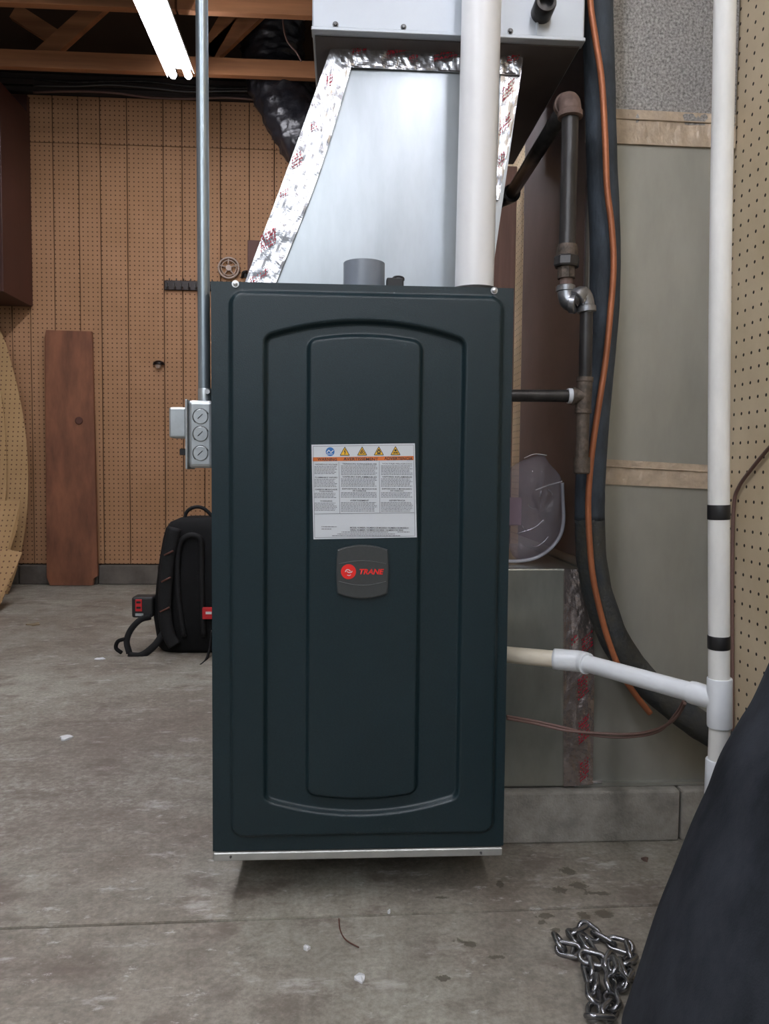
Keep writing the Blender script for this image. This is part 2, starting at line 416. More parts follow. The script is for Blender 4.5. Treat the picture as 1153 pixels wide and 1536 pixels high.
# floor: slabs between sawn joints
fl = structure(thing('floor', 'bare concrete garage floor with brown wear and a sawn joint', 'floor', (0, 0, 0)))
jA = P(0, 1393, Z=0); jB = P(1000, 1357, Z=0)
sl = (jB.y-jA.y)/(jB.x-jA.x)
def jy(x): return jA.y+(x-jA.x)*sl
def slab(y0a, y0b, y1a, y1b):
    x0, x1 = XL-.1, XR+.1
    vs = [(x0, y0a, 0), (x1, y0b, 0), (x1, y1b, 0), (x0, y1a, 0), (x0, y0a, -.1), (x1, y0b, -.1), (x1, y1b, -.1), (x0, y1a, -.1)]
    o = mesh('slab', vs, [(0, 1, 2, 3), (7, 6, 5, 4), (0, 4, 5, 1), (1, 5, 6, 2), (2, 6, 7, 3), (3, 7, 4, 0)], M['concrete'], fl)
    bm = bmesh.new(); bm.from_mesh(o.data)
    bmesh.ops.bevel(bm, geom=[e for e in bm.edges if all(v.co.z > -.01 for v in e.verts)], offset=.0012, segments=2, affect='EDGES')
    bm.to_mesh(o.data); bm.free(); return o
x0, x1 = XL-.1, XR+.1
slab(-3.5, -3.5, jy(x0)-.002, jy(x1)-.002)
slab(jy(x0)+.002, jy(x1)+.002, YB+.3, YB+.3)
box('joint_bed', XL-.1, XR+.1, -3.5, YB+.3, -.13, -.006, M['groove'], fl)

# back wall : grooved pegboard panels over a dark backing
wb = structure(thing('wall_back', 'brown grooved pegboard wall at the back of the garage', 'wall', (0, YB, 0)))
curbz = P(150, 846, Y=YB).z
ztop = P(220, 148, Y=YB).z
zseam = P(110, 215, Y=YB).z
box('backing', XL, XR+.1, YB+.012, YB+.12, 0, ztop+1.1, M['groove'], wb)
gx = [P(a, 430, Y=YB).x for a in (45, 82, 120, 152, 192, 246, 274, 306, 331, 374, 411)]
pat = [.10, .15, .20, .13, .18, .12]
x = gx[0]; left = []
k = 0
while x > XL+.02:
    x -= pat[k % 6]; k += 1; left.insert(0, max(x, XL))
xs = left+gx; x = gx[-1]; k = 0
while x < XR-.02:
    x += pat[k % 6]; k += 1; xs.append(min(x, XR+.05))
for a, b in zip(xs[:-1], xs[1:]):
    if b-a < .01: continue
    for z0, z1 in ((curbz, zseam), (zseam, ztop)):
        dy = random.uniform(0, .0015)
        box('panel', a+.0024, b-.0024, YB-dy, YB+.011, z0+.0015, z1-.0015, M['peg_back'], wb, .0012, 1)
wt = structure(thing('trim_1', 'dark rough boards above the pegboard at the back wall', 'trim', (0, YB, ztop)))
hb = (P(220, 100, Y=YB).z-ztop)
for i in range(5):
    z0 = ztop+hb*i/5+.003
    box('board', XL, XR+.05, YB-.03-.008*(i % 2), YB+.012, z0, z0+hb/5-.006, M['plate'], wt, .003, 1)
cb = structure(thing('trim_2', 'low concrete curb along the foot of the back wall', 'curb', (0, YB, 0)))
x = XL; k = 0
cx = [XL, P(32, 860, Y=YB).x, P(150, 860, Y=YB).x, P(226, 860, Y=YB).x+.05, P(420, 860, Y=YB).x, XR]
for a, b in zip(cx[:-1], cx[1:]):
    box('curb_block', a+.002, b-.002, YB-.035-random.uniform(0, .006), YB+.012, 0, curbz-.004, M['curb'], cb, .006, 2)
# right wall pegboard
wr = structure(box('wall_right', XR, XR+.02, -.6, YB+.02, 0.0, 2.9, M['peg_right']))
wl = structure(box('wall_left', XL-.05, XL, -3.5, YB+.1, 0, 3.85, M['paint']))
# ceiling: roof deck, joists and diagonal webs
ce = structure(thing('ceiling', 'open timber roof trusses under a dark board deck', 'ceiling', (0, 2, CEIL)))
for i in range(26):
    y0 = -3.5+i*.31
    zr = CEIL+.55+ (YB-(y0))*.05
    box('deck_board', XL-.05, XR+.6, y0, y0+.302, zr, zr+.02, M['roof'], ce)
jh = .082
for k, yj in enumerate((3.95, 3.42, 2.83, 2.22, 1.6, .98, .3, -.4, -1.1)):
    mm = M['wood']
    if k < 2:
        for a, b in ((XL, P(262, 20, Y=yj).x), (P(265, 20, Y=yj).x, XR)):
            box('joist', a, b, yj, yj+.038, CEIL, CEIL+jh, mm, ce, .002, 1)
    else:
        box('joist', XL, XR, yj, yj+.038, CEIL, CEIL+jh, mm, ce, .002, 1)
def web(a, b, y):
    a = Vector((a[0], y, a[1])); b = Vector((b[0], y, b[1])); t = (b-a).normalized(); nrm = Vector((-t.z, 0, t.x))*.04
    prism('web', [a-nrm, b-nrm, b+nrm, a+nrm], .036, M['wood'], ce)
for (pa, pb, yj) in (((60, 85), (165, -10), 3.99), ((310, 80), (345, 20), 3.99), ((300, 95), (390, 10), 3.99), ((20, 15), (90, 60), 4.2), ((440, 5), (500, -60), 3.46)):
    a = P(*pa, Y=yj); b = P(*pb, Y=yj); web((a.x, max(a.z, CEIL+.04)), (b.x, max(b.z, CEIL+.2)), yj)

# ================================================================== FLUORESCENT LIGHTS
def light_fixture(xc, y1, length, zc, label):
    t = thing('ceiling_light', label, 'light', (xc, y1, zc+.02), 'fluorescent ceiling lights')
    y0 = y1-length-.03
    prism('housing', [(xc-.05, y0, zc+.035), (xc+.05, y0, zc+.035), (xc+.045, y0, zc+.075), (xc-.045, y0, zc+.075)], length+.04, M['fixture'], t)
    prism('added_shade_rim', [(xc-.05, y0, zc+.0345), (xc-.064, y0, zc-.008), (xc-.066, y0, zc-.006), (xc-.052, y0, zc+.038)], length+.04, M['fixture'], t)  # rims added to keep tube light off the joists, left one lower
    prism('added_shade_rim', [(xc+.05, y0, zc+.0345), (xc+.062, y0, zc+.012), (xc+.064, y0, zc+.014), (xc+.052, y0, zc+.038)], length+.04, M['fixture'], t)
    for s in (-1, 1):
        cyl('fluorescent_tube', (xc+s*.036, y1-length, zc), (xc+s*.036, y1, zc), .017, M['tube'], t, 14)
        for yy in (y1, y1-length-.018):
            box('lamp_holder', xc+s*.036-.009, xc+s*.036+.009, yy+.001, yy+.014, zc-.015, zc+.034, M['white'], t, .002, 1)
    return t
LZ = CEIL-.08
le = P(271, 113, Z=LZ)
light_fixture(le.x, le.y, 2.3, LZ, 'bright two tube fluorescent fixture hanging under the roof joists at top left')
light_fixture(le.x-.05, le.y-2.5, 2.3, LZ, 'second two tube fluorescent fixture overhead, nearer than the frame shows')
light_fixture(le.x+1.2, le.y-3.75, 2.3, LZ, 'added two tube fluorescent fixture, unseen fill light overhead behind the viewer')  # extra fixture added to light the furnace front from above

# ================================================================== FURNACE
YF = 1.142
tl = P(318, 420, Y=YF); tr = P(773, 431, Y=YF); bl = P(315, 1276, Y=YF); br = P(755, 1276, Y=YF)
FX0 = (tl.x+bl.x)/2; FX1 = (tr.x+br.x)/2; FZ1 = (tl.z+tr.z)/2; FZ0 = (bl.z+br.z)/2
FB = .0945+.004
print('furnace', FX0, FX1, FZ0, FZ1, 'w', FX1-FX0, 'corners', tl, tr, bl, br)
furn = thing('furnace', 'tall dark slate gas furnace with embossed door, standing in the centre', 'furnace', ((FX0+FX1)/2, YF+.35, FB))
YC = YF+.022          # cabinet shell front
FD = .70
box('cabinet_shell', FX0+.002, FX1-.002, YC, YC+FD, FB, FZ1-.004, M['slate'], furn, .003, 2)
# door as a relief surface
def X_(px, py=850): return P(px, py, Y=YF).x
def Z_(py, px=545): return P(px, py, Y=YF).z
def sdf(x, z, xc, hw, zt, zb, arch, r):
    u = (x-xc)/hw
    top = zt-arch*u*u; bot = zb+arch*u*u
    qx = abs(x-xc)-hw+r; qz = max(z-top, bot-z)+r
    return math.hypot(max(qx, 0), max(qz, 0))+min(max(qx, qz), 0)-r
def sst(a, b, v):
    t = max(0, min(1, (v-a)/(b-a))); return t*t*(3-2*t)
o_ = dict(xc=(X_(343)+X_(750))/2, hw=(X_(750)-X_(343))/2, zt=Z_(438), zb=Z_(1256), arch=0, r=.022)
a_ = dict(xc=(X_(395)+X_(694))/2, hw=(X_(694)-X_(395))/2, zt=Z_(480), zb=Z_(1224), arch=Z_(480)-Z_(506), r=.012)
i_ = dict(xc=(X_(459)+X_(631))/2, hw=(X_(631)-X_(459))/2, zt=Z_(500), zb=Z_(1202), arch=Z_(500)-Z_(509), r=.014)
def height(x, z):
    h = .007*(1-sst(-.007, .001, sdf(x, z, **o_)))
    h -= .009*(1-sst(-.006, .001, sdf(x, z, **a_)))
    h += .0085*(1-sst(-.006, .001, sdf(x, z, **i_)))
    return h
NX, NZ = 250, 440
vs = []; fs = []
for j in range(NZ+1):
    z = FZ0+(FZ1-FZ0)*j/NZ
    for i in range(NX+1):
        x = FX0+(FX1-FX0)*i/NX
        vs.append((x, YF+.007-height(x, z), z))
Wd = NX+1
for j in range(NZ):
    for i in range(NX):
        a = j*Wd+i; fs.append((a, a+1, a+Wd+1, a+Wd))
edge = [j*Wd for j in range(NZ, -1, -1)]+[i for i in range(1, Wd)]+[j*Wd+NX for j in range(1, NZ+1)]+[NZ*Wd+i for i in range(NX-1, 0, -1)]
base = len(vs)
for e in edge: vs.append((vs[e][0], YC-.0005, vs[e][2]))
n = len(edge)
for k in range(n): fs.append((edge[k], base+k, base+(k+1) % n, edge[(k+1) % n]))
door = mesh('door', vs, fs, M['slate'], furn, True)
door.data.set_sharp_from_angle(angle=rad(50)); recalc(door)
box('bottom_pan', FX0+.001, FX1-.002, YF+.004, YC+.02, P(545, 1290, Y=YF).z, FZ0-.002, M['pan'], furn, .0015, 1)
box('shadow_gap', FX0+.003, FX1-.003, YF+.010, YC, FZ0-.004, FZ0+.003, M['black'], furn)
ft = P(350, 1292, Y=YF+.03)
box('foot', ft.x-.008, ft.x+.008, YF+.03, YF+.034, FB-.020, FB+.001, M['pan'], furn, .003, 2)
fr_ = P(735, 1292, Y=YF+.03)
# door screws
def screw(px, py, y, r, m, parent):
    p = P(px, py, Y=y)
    s = profile('screw', (p.x, y+.001, p.z), (p.x, y-.004, p.z), [(0, r*1.25), (.35, r*1.25), (.36, r*.8), (.9, r*.75), (1, r*.5)], m, parent, 16)
    return s
for q in ((353, 426), (741, 436)): screw(*q, YF+.006, .0042, M['screw'], furn)
for q in ((346, 1285), (721, 1279)): screw(*q, YF+.004, .0015, M['screw_dark'], furn)
# warning label
YL = YF-.0068+.0065-.0003+.0     # face of the inner raised panel
YL = YF+.007-.0065-.0006
LP = lambda px, py, dy=0: P(px, py, Y=YL-dy)
lab = prism('warning_label', [LP(467, 667), LP(622, 665), LP(625, 806), LP(470, 809)], .0005, M['label'], furn)
dy1 = .0003
def strip(px0, py0, px1, py1, t, dy=dy1):
    a, b = LP(px0, py0, dy), LP(px1, py1, dy); d = (b-a).normalized(); nrm = Vector((-d.z, 0, d.x))*t*YL/F_PX/2
    return [a-nrm, b-nrm, b+nrm, a+nrm]
q = [strip(469.5, 669.5, 620, 667.5, .6), strip(620, 667.5, 622, 804, .6), strip(622, 804, 472, 806.5, .6), strip(472, 806.5, 469.5, 669.5, .6),
     strip(508, 693, 509.5, 770, .6), strip(568.5, 692, 569.5, 769, .6), strip(471, 771, 621.5, 769, .7)]
quads_mesh('border', q, M['ink_soft'], lab)
quads_mesh('orange_band', [[LP(469, 692, dy1), LP(620.5, 690, dy1), LP(620.5, 684, dy1), LP(469, 686, dy1)]], M['orange'], lab)
text('heading', 'WARNING', 476, 688.8, 4.6, 29, YL-.0005, M['ink'], lab, bold=.02)
text('heading', 'AVERTISSEMENT', 515, 688.3, 4.6, 52, YL-.0005, M['ink'], lab, bold=.02)
text('heading', 'ADVERTENCIA', 576, 687.5, 4.6, 43, YL-.0005, M['ink'], lab, bold=.02)
cc = LP(495, 677.5, dy1)
def disc(name, c, r, m, parent, n=28): return mesh(name, [c+Vector((math.cos(2*math.pi*k/n)*r, 0, math.sin(2*math.pi*k/n)*r)) for k in range(n)], [tuple(range(n))], m, parent)
disc('blue_symbol', cc, .0065, M['blue'], lab)
quads_mesh('blue_symbol_mark', [strip(490, 679, 493, 675, 1.2, .0006), strip(493, 675, 496, 679, 1.0, .0006), strip(496, 679, 500, 675, 1.2, .0006), strip(490, 681, 499, 681, .8, .0006)], M['white'], lab)
for i, cxp in enumerate((517, 543, 568, 593)):
    yy = 677-i*.3
    tri = mesh('hazard_triangle', [LP(cxp-7, yy+6, dy1), LP(cxp+7, yy+6, dy1), LP(cxp, yy-6.5, dy1)], [(0, 1, 2)], M['yellow'], lab)
    e = .00055
    qs = [strip(cxp-7, yy+6, cxp+7, yy+6, .9, e), strip(cxp+7, yy+6, cxp, yy-6.5, .9, e), strip(cxp, yy-6.5, cxp-7, yy+6, .9, e)]
    if i == 0: qs += [strip(cxp+.6, yy-3, cxp-.8, yy+1, 1.1, e), strip(cxp-.8, yy+.6, cxp+1, yy+.6, .9, e), strip(cxp+.8, yy+.4, cxp-.3, yy+4.5, 1.0, e)]
    if i == 1: qs += [strip(cxp-3, yy+4, cxp+.5, yy-2.5, 1.5, e), strip(cxp-1, yy+4.2, cxp+2, yy-.5, 1.3, e), strip(cxp+1.5, yy+4.2, cxp+3.8, yy+2.2, 1.3, e)]
    if i == 2: qs += [strip(cxp, yy-2.5, cxp-2.6, yy+2, 1.6, e), strip(cxp, yy-2.5, cxp+2.6, yy+2, 1.6, e), strip(cxp-2.5, yy+3.4, cxp+2.5, yy+3.4, 2.4, e)]
    if i == 3: qs += [strip(cxp-1.6, yy-.6, cxp+1.6, yy-.6, 3, e), strip(cxp-3.5, yy+4.4, cxp+3.5, yy+2, 1, e), strip(cxp-3.5, yy+2, cxp+3.5, yy+4.4, 1, e)]
    quads_mesh('hazard_mark', qs, M['ink'], tri)
rr = random.Random(3)
cols = ((471, 507), (511, 567), (571, 620))
heads = (('HAZARDOUS VOLTAGE', 'TENSION DANGEREUSE', 'VOLTAJE PELIGROSO'), ('FLAMMABLE VAPORS', 'VAPEURS INFLAMMABLES', 'VAPORES INFLAMABLES'),
         ('CARBON MONOXIDE', 'EXPOSITION AU MONOXYDE', 'EXPOSICION A MONOXIDO'), ('WARNING', 'AVERTISSEMENT', 'ADVERTENCIA'))
hy = (696.5, 716, 734, 751.5); lines = ((4, 3, 3), (3, 3, 3), (4, 4, 4), (7, 6, 6))
print_q = []
for r_ in range(4):
    for c_ in range(3):
        a, b = cols[c_]; y0 = hy[r_]-(.8 if c_ else 0)
        wd = (b-a)*(.92 if r_ < 3 else .5)
        text('heading', heads[r_][c_], a+(b-a-wd)/2, y0, 2.2, wd, YL-.0005, M['ink'], lab, bold=.01)
        if r_ == 2: text('heading', ('POISONING', 'DE CARBONE', 'DE CARBONO')[c_], (a+b)/2-10, y0+3, 2.0, 20, YL-.0005, M['ink'], lab, bold=.01)
        yy = y0+(3.2 if r_ != 2 else 6)
        nend = (hy[r_+1]-2.5) if r_ < 3 else 769
        while yy < nend-1.5 and lines[r_][c_] > 0:
            xx = a+.3; end = b-1-rr.uniform(0, 5)
            while xx < end:
                wl_ = rr.uniform(1.2, 4.5); print_q.append(strip(xx, yy, min(xx+wl_, end), yy-.05, .95)); xx += wl_+.7
            yy += 2.15
for (x0_, x1_, y_) in ((482, 505, 790), (482, 497, 793.5), (512, 582, 798), (506, 592, 801), (498, 600, 803.6), (596, 614, 798)):
    xx = x0_
    while xx < x1_:
        wl_ = rr.uniform(1.2, 4.5); print_q.append(strip(xx, y_, min(xx+wl_, x1_), y_, 1.1)); xx += wl_+.6
quads_mesh('small_print', print_q, M['ink_soft'], lab)
text('model_line', 'MODEL NUMBER / NUMERO DE MODELE / NUMERO DE MODELO', 525, 791.5, 2.3, 88, YL-.0005, M['ink'], lab, bold=.012)
text('serial_line', 'SERIAL NUMBER / NUMERO DE SERIE / NUMERO DE SERIE', 525, 795, 2.3, 80, YL-.0005, M['ink'], lab, bold=.012)
# name badge
by = YL
pts = []
for k in range(13): t = k/12; pts.append((506+75*t, 825-7.5*math.sin(math.pi*t)**.8 if 0 < t < 1 else 825))
pts += [(582, 835), (583, 858), (582, 880)]
for k in range(13): t = k/12; pts.append((581-75*t, 890+8*math.sin(math.pi*t)**.8 if 0 < t < 1 else 890))
pts += [(505, 880), (504, 858), (505, 835)]
bd = prism('name_badge', [P(a, b, Y=by-.006) for a, b in pts], .0062, M['badge'], furn)
bmx = bmesh.new(); bmx.from_mesh(bd.data)
bmesh.ops.bevel(bmx, geom=[e for e in bmx.edges if all(v.co.y < by-.005 for v in e.verts)], offset=.0016, segments=3, affect='EDGES')
bmx.to_mesh(bd.data); bmx.free()
BY = by-.0062
def bpth(y0, bow): return [P(508+71*k/16, y0-bow*math.sin(math.pi*k/16), Y=BY) for k in range(17)]
tube('badge_rib', bpth(846, 5), .0005, M['badge_line'], bd, straight=True, seg=6)
tube('badge_rib', bpth(872, -6), .0005, M['badge_line'], bd, straight=True, seg=6)
lc = P(522.5, 857.5, Y=BY-.0002)
disc('logo_disc', lc, .0112, M['logo_red'], bd, 36)
def rb(pts, t, y):   # ribbon strip of small quads on plane y
    out = []
    for (a, b) in zip(pts[:-1], pts[1:]):
        p0, p1 = P(*a, Y=y), P(*b, Y=y); d = (p1-p0).normalized(); nn = Vector((-d.z, 0, d.x))*t/2
        out.append([p0-nn, p1-nn, p1+nn, p0+nn])
    return out
quads_mesh('logo_mark', rb([(517.5, 858), (519.5, 854.5), (523, 854.5), (525.5, 857)], .0012, BY-.0005)+rb([(520, 857), (523, 859), (527, 858.5), (528, 856.5)], .0011, BY-.0005)+rb([(520.5, 862.5), (523.5, 863.5), (526, 862)], .001, BY-.0005), M['white'], bd)
text('logo_lettering', 'TRANE', 539, 857.5, 8.4, 37, BY-.0003, M['logo_red'], bd, shear=.25, bold=.03)
# outlet fittings on the furnace top
FT = FZ1-.004
YV = 1.205
gc = P(546, 428, Y=1.215)
col_ = profile('vent_collar', (gc.x, 1.222, FT), (gc.x, 1.222, P(546, 394, Y=1.215).z), [(0, .0325), (1, .0325), (1, .029), (.4, .029)], M['grey_pvc'], furn, 40)
kc = P(592, 420, Y=1.19)
box('grommet', kc.x-.013, kc.x+.013, 1.18, 1.20, FT, P(592, 418.5, Y=1.19).z, M['black'], furn, .002, 2)
tube('grommet_loop', [Vector((kc.x+dx_, 1.185, P(592, 416+dz_, Y=1.19).z)) for dx_, dz_ in ((-.006, 5), (.0, .5), (.008, 0), (.0125, 2), (.013, 6))], .0016, M['black'], furn, seg=8)
vb = P(711, 428, Y=YV)
profile('vent_seal', (vb.x, YV, FT), (vb.x, YV, FT+.0125), [(0, .042), (.8, .042), (1, .039), (1, .0315)], M['rubber'], furn, 40)

# white PVC vent pipe
vt = P(722, 0, Y=YV)
vp = thing('vent_pipe', 'thick white plastic vent pipe rising from the top of the furnace', 'pipe', (vb.x, YV, FT))
dirv = Vector((vt.x-vb.x, 0, vt.z-vb.z)); ln_ = (2.5-FT)/dirv.z
cyl('pipe', (vb.x, YV, FT+.013), Vector((vb.x, YV, FT))+dirv*ln_, .0302, M['pvc'], vp, 48)
# the print stripe running up the pipe
# ================================================================== SUPPLY TRANSITION AND BOX ABOVE
YT, YBX = 1.300, 1.247
zbox = P(670, 53, Y=YBX).z
bx0 = P(468, 43, Y=YBX).x; bx1 = P(876, 62, Y=YBX).x
sup = thing('supply_duct', 'grey sheet metal supply duct box above the furnace with tapered lower section', 'duct', ((bx0+bx1)/2, 1.5, FT))
box('duct_box', bx0, bx1, YBX, YBX+.50, zbox, 2.45, M['galv_box'], sup, .002, 1)
box('drip_edge', bx0-.001, bx1+.001, YBX-.004, YBX+.02, zbox-.002, zbox+.004, M['galv_box'], sup, .001, 1)
box('underside', bx0+.004, bx1-.004, YBX+.012, YBX+.49, zbox-.004, zbox-.0005, M['galv_shaded'], sup)  # shade under the box painted as a dark sheet of the same metal
for q in ((503, 37), (605, 41), (765, 47)): screw(*q, YBX, .0038, M['screw_dark'], sup)
# side flange seam on the box, right part
sx = P(806, 30, Y=YBX-.002)
box('seam', sx.x-.0015, sx.x+.0015, YBX-.003, YBX, zbox+.004, 2.44, M['galv_box'], sup)
sp = P(819, 3, Y=YBX-.03)
profile('pipe_stub', (sp.x, YBX, sp.z), (sp.x, YBX-.032, sp.z+.001), [(0, .017), (.9, .017), (1, .0155), (1, .011), (.6, .011)], M['iron'], sup, 24)
# tapered section: front polygon with standing crease
A = P(503, 74, Y=YT); B = P(786, 78, Y=YT); Cc = P(735, 432, Y=YT); D = P(368, 432, Y=YT)
zt_ = zbox-.004; zb_ = FT
def at(pa, pb, z): t = (z-pa.z)/(pb.z-pa.z); return pa.x+(pb.x-pa.x)*t
NT = 14
rings = []
cr1 = (P(652, 100, Y=YT), P(663, 430, Y=YT))
for i in range(NT+1):
    z = zb_+(zt_-zb_)*i/NT; s = i/NT
    xl = at(D, A, z); xr = at(Cc, B, z); xc_ = at(cr1[1], cr1[0], z)
    bulge = .004*math.sin(math.pi*s)
    front = []
    for k in range(9): t = k/8; front.append(Vector((xl+(xc_-xl)*t, YT-bulge*math.sin(math.pi*t)-.004*t, z)))
    for k in range(1, 6): t = k/5; front.append(Vector((xc_+(xr-xc_)*t, YT-.004*(1-t), z)))
    back = [Vector((xr-.005, YT+.46, z)), Vector((xl+.03, YT+.46, z))]
    rings.append(front+back)
tp = loft('tapered_section', rings, M['galv'], sup, True); tp.data.set_sharp_from_angle(angle=rad(12))
# crumpled foil tape
def crumple_strip(name, rowsL, rowsR, m, parent, amp=.0018, nu=60, nv=10, seed=0, back=.002):
    vs = []; fs = []
    L = spline(rowsL, 12); R = spline(rowsR, 12)
    def samp(a, t): k = t*(len(a)-1); i = min(int(k), len(a)-2); return a[i].lerp(a[i+1], k-i)
    for j in range(nu+1):
        l = samp(L, j/nu); r = samp(R, j/nu)
        for i in range(nv+1):
            p = l.lerp(r, i/nv)
            h = noise.turbulence(Vector((p.x*45+seed, p.z*26, seed)), 3, False)*amp*2
            p = p+Vector((0, -h*(1 if 0 < i < nv else .3)-.0004, 0)); vs.append(p)
    for j in range(nu):
        for i in range(nv): a = j*(nv+1)+i; fs.append((a, a+1, a+nv+2, a+nv+1))
    n0 = len(vs)
    vs += [v+Vector((0, back, 0)) for v in vs]
    fs += [tuple(n0+k for k in reversed(f)) for f in fs[:]]
    e = [i for i in range(nv+1)]+[j*(nv+1)+nv for j in range(1, nu+1)]+[nu*(nv+1)+i for i in range(nv-1, -1, -1)]+[j*(nv+1) for j in range(nu-1, 0, -1)]
    for k in range(len(e)): fs.append((e[k], n0+e[k], n0+e[(k+1) % len(e)], e[(k+1) % len(e)]))
    return recalc(mesh(name, vs, fs, m, parent))
def redprint(parent, boxes, y, seed=1, slope=.6, m='print_red', dens=1.0):
    """slanted blocks of illegible red print"""
    rg = random.Random(seed)
    for (cxp, cyp, wp, hp) in boxes:
        qs = []
        n_ = max(2, int(hp/5*dens))
        for i in range(n_):
            yy = cyp-hp/2+hp*(i+.5)/n_
            xx = cxp-wp/2
            while xx < cxp+wp/2:
                l = rg.uniform(1.5, 4); t = rg.uniform(1.0, 2.4)
                a = P(xx, yy+slope*(cxp-xx), Y=y); b = P(xx+l*.6, yy+slope*(cxp-xx)-l, Y=y)
                d = (b-a).normalized(); nn = Vector((-d.z, 0, d.x))*t*y/F_PX/2
                qs.append([a-nn, b-nn, b+nn, a+nn]); xx += rg.uniform(2.5, 4.5)
        quads_mesh('tape_print', qs, M[m], parent)
Yt = YT-.0065
tpl = crumple_strip('foil_tape', [P(500, 62, Y=Yt), P(432, 250, Y=Yt), P(367, 424, Y=Yt)], [P(530, 90, Y=Yt), P(478, 262, Y=Yt), P(414, 424, Y=Yt)], M['foil'], sup, .0009, 110, 12, 1)
redprint(tpl, [(402, 360, 22, 26), (388, 415, 26, 12), (445, 240, 14, 20), (426, 290, 12, 12), (470, 190, 8, 12), (495, 120, 10, 16)], Yt-.0045, 2)
Yr = YT-.0078
tpt = crumple_strip('foil_tape', [P(508, 64, Y=Yr), P(640, 70, Y=Yr), P(784, 76, Y=Yr)], [P(512, 100, Y=Yr), P(640, 106, Y=Yr), P(780, 112, Y=Yr)], M['foil'], sup, .0016, 110, 12, 5)
redprint(tpt, [(540, 75, 22, 8), (598, 77, 34, 6), (620, 86, 12, 6), (668, 84, 34, 12), (770, 88, 18, 10)], Yr-.005, 4, .2)
Yr2 = YT-.004
tpr = crumple_strip('foil_tape', [P(752, 80, Y=Yr2), P(748, 180, Y=Yr2), P(742, 300, Y=Yr2)], [P(786, 78, Y=Yr2), P(772, 170, Y=Yr2), P(748, 300, Y=Yr2)], M['foil'], sup, .0009, 80, 8, 8)
redprint(tpr, [(762, 135, 16, 22), (757, 185, 14, 22), (752, 240, 8, 20)], Yr2-.004, 6, .9)

# ================================================================== LARGE RETURN DUCT ON THE RIGHT
YD = 1.36
dl = P(878, 600, Y=YD).x; dr = P(1113, 500, Y=YD).x; dr = min(dr, XR-.006)
ret = thing('return_duct', 'wide grey galvanized return air duct running up the right wall', 'duct', ((dl+dr)/2, YD+.25, .0945))
zs1 = P(1000, 190, Y=YD).z; zs2 = P(1000, 712, Y=YD).z; zfl = P(1000, 1176, Y=YD).z
BT = .0945
DB = YD+.50
box('duct_panel', dl, dr-.004, YD, DB, BT+.001, zs2, M['duct_low'], ret, .002, 1)
box('duct_panel', dl, dr-.004, YD, DB, zs2+.001, zs1, M['duct_low'], ret, .002, 1)
box('duct_panel', dl-.002, dr+.003, YD-.004, DB, zs1+.001, 2.4, M['duct_up'], ret, .002, 1)
# left side sheet, the room's dull mauve reflection put into its colour
box('side_reflection', dl-.003, dl-.0005, YD+.02, DB-.01, BT+.42, 2.39, M['duct_side_reflect'], ret)
# tan taped joints
def band(py0, py1, m_, amp):
    a0 = P(878, py0-7, Y=YD-.004); a1 = P(1117, py0+5, Y=YD-.004); b0 = P(878, py1-5, Y=YD-.004); b1 = P(1117, py1+5, Y=YD-.004)
    a1.x = min(a1.x, XR-.003); b1.x = min(b1.x, XR-.003)
    b = crumple_strip('joint_tape', [a0, a0.lerp(a1, .5), a1], [b0, b0.lerp(b1, .5), b1], m_, ret, amp, 90, 10, 3, .004)
    for t in (.28,):
        p0 = a0.lerp(b0, t); p1 = a1.lerp(b1, t)
        tube('tape_ridge', [p0+Vector((0, -.001, 0)), p0.lerp(p1, .5)+Vector((0, -.002, 0)), p1+Vector((0, -.001, 0))], .0014, m_, b, seg=8)
band(168, 218, M['mastic'], .0008)
band(694, 730, M['mastic'], .0008)
# bottom flange with a clipped corner
fa = [P(862, 1181, Y=YD-.012), P(880, 1175, Y=YD-.012), P(1110, 1172, Y=YD-.012), P(1110, 1199, Y=YD-.012), P(882, 1202, Y=YD-.012), P(864, 1194, Y=YD-.012)]
for p_ in fa: p_.z = max(p_.z, BT+.001); p_.x = min(p_.x, XR-.004)
fl_ = prism('bottom_flange', fa, .014, M['duct_low'], ret)
# small box to the left joining the furnace
YQ = 1.345
qx0 = FX1+.001; zq = P(820, 853, Y=YQ).z
rb_ = thing('return_box', 'shiny foil faced return air box between furnace and large duct', 'duct', ((qx0+dl)/2, 1.6, BT))
box('box_shell', qx0, dl-.004, YQ, YQ+.46, BT+.003, zq, M['box_foil'], rb_, .003, 2)
tq0, tq1 = P(845, 1000, Y=YQ).x, P(887, 1000, Y=YQ).x
Ys = YQ-.006
ts = crumple_strip('foil_tape', [P(846, 854, Y=Ys), P(845, 1000, Y=Ys), P(845, 1180, Y=Ys)], [P(872, 854, Y=Ys), P(890, 960, Y=Ys), P(889, 1176, Y=Ys)], M['foil_dull'], rb_, .0012, 110, 10, 12, .012)
redprint(ts, [(880, 965, 14, 26), (874, 1030, 14, 34), (875, 1095, 14, 36), (876, 1155, 12, 30), (862, 960, 10, 14)], Ys-.0035, 9, .9)
tg = P(880, 1174, Y=YD-.014)
crumple_strip('foil_tape', [P(860, 1180, Y=YD-.0145), P(880, 1176, Y=YD-.0145), P(903, 1175, Y=YD-.0145)], [P(862, 1176, Y=YD-.0145), P(880, 1171, Y=YD-.0145), P(904, 1171, Y=YD-.0145)], M['foil'], rb_, .001, 20, 4, 2)
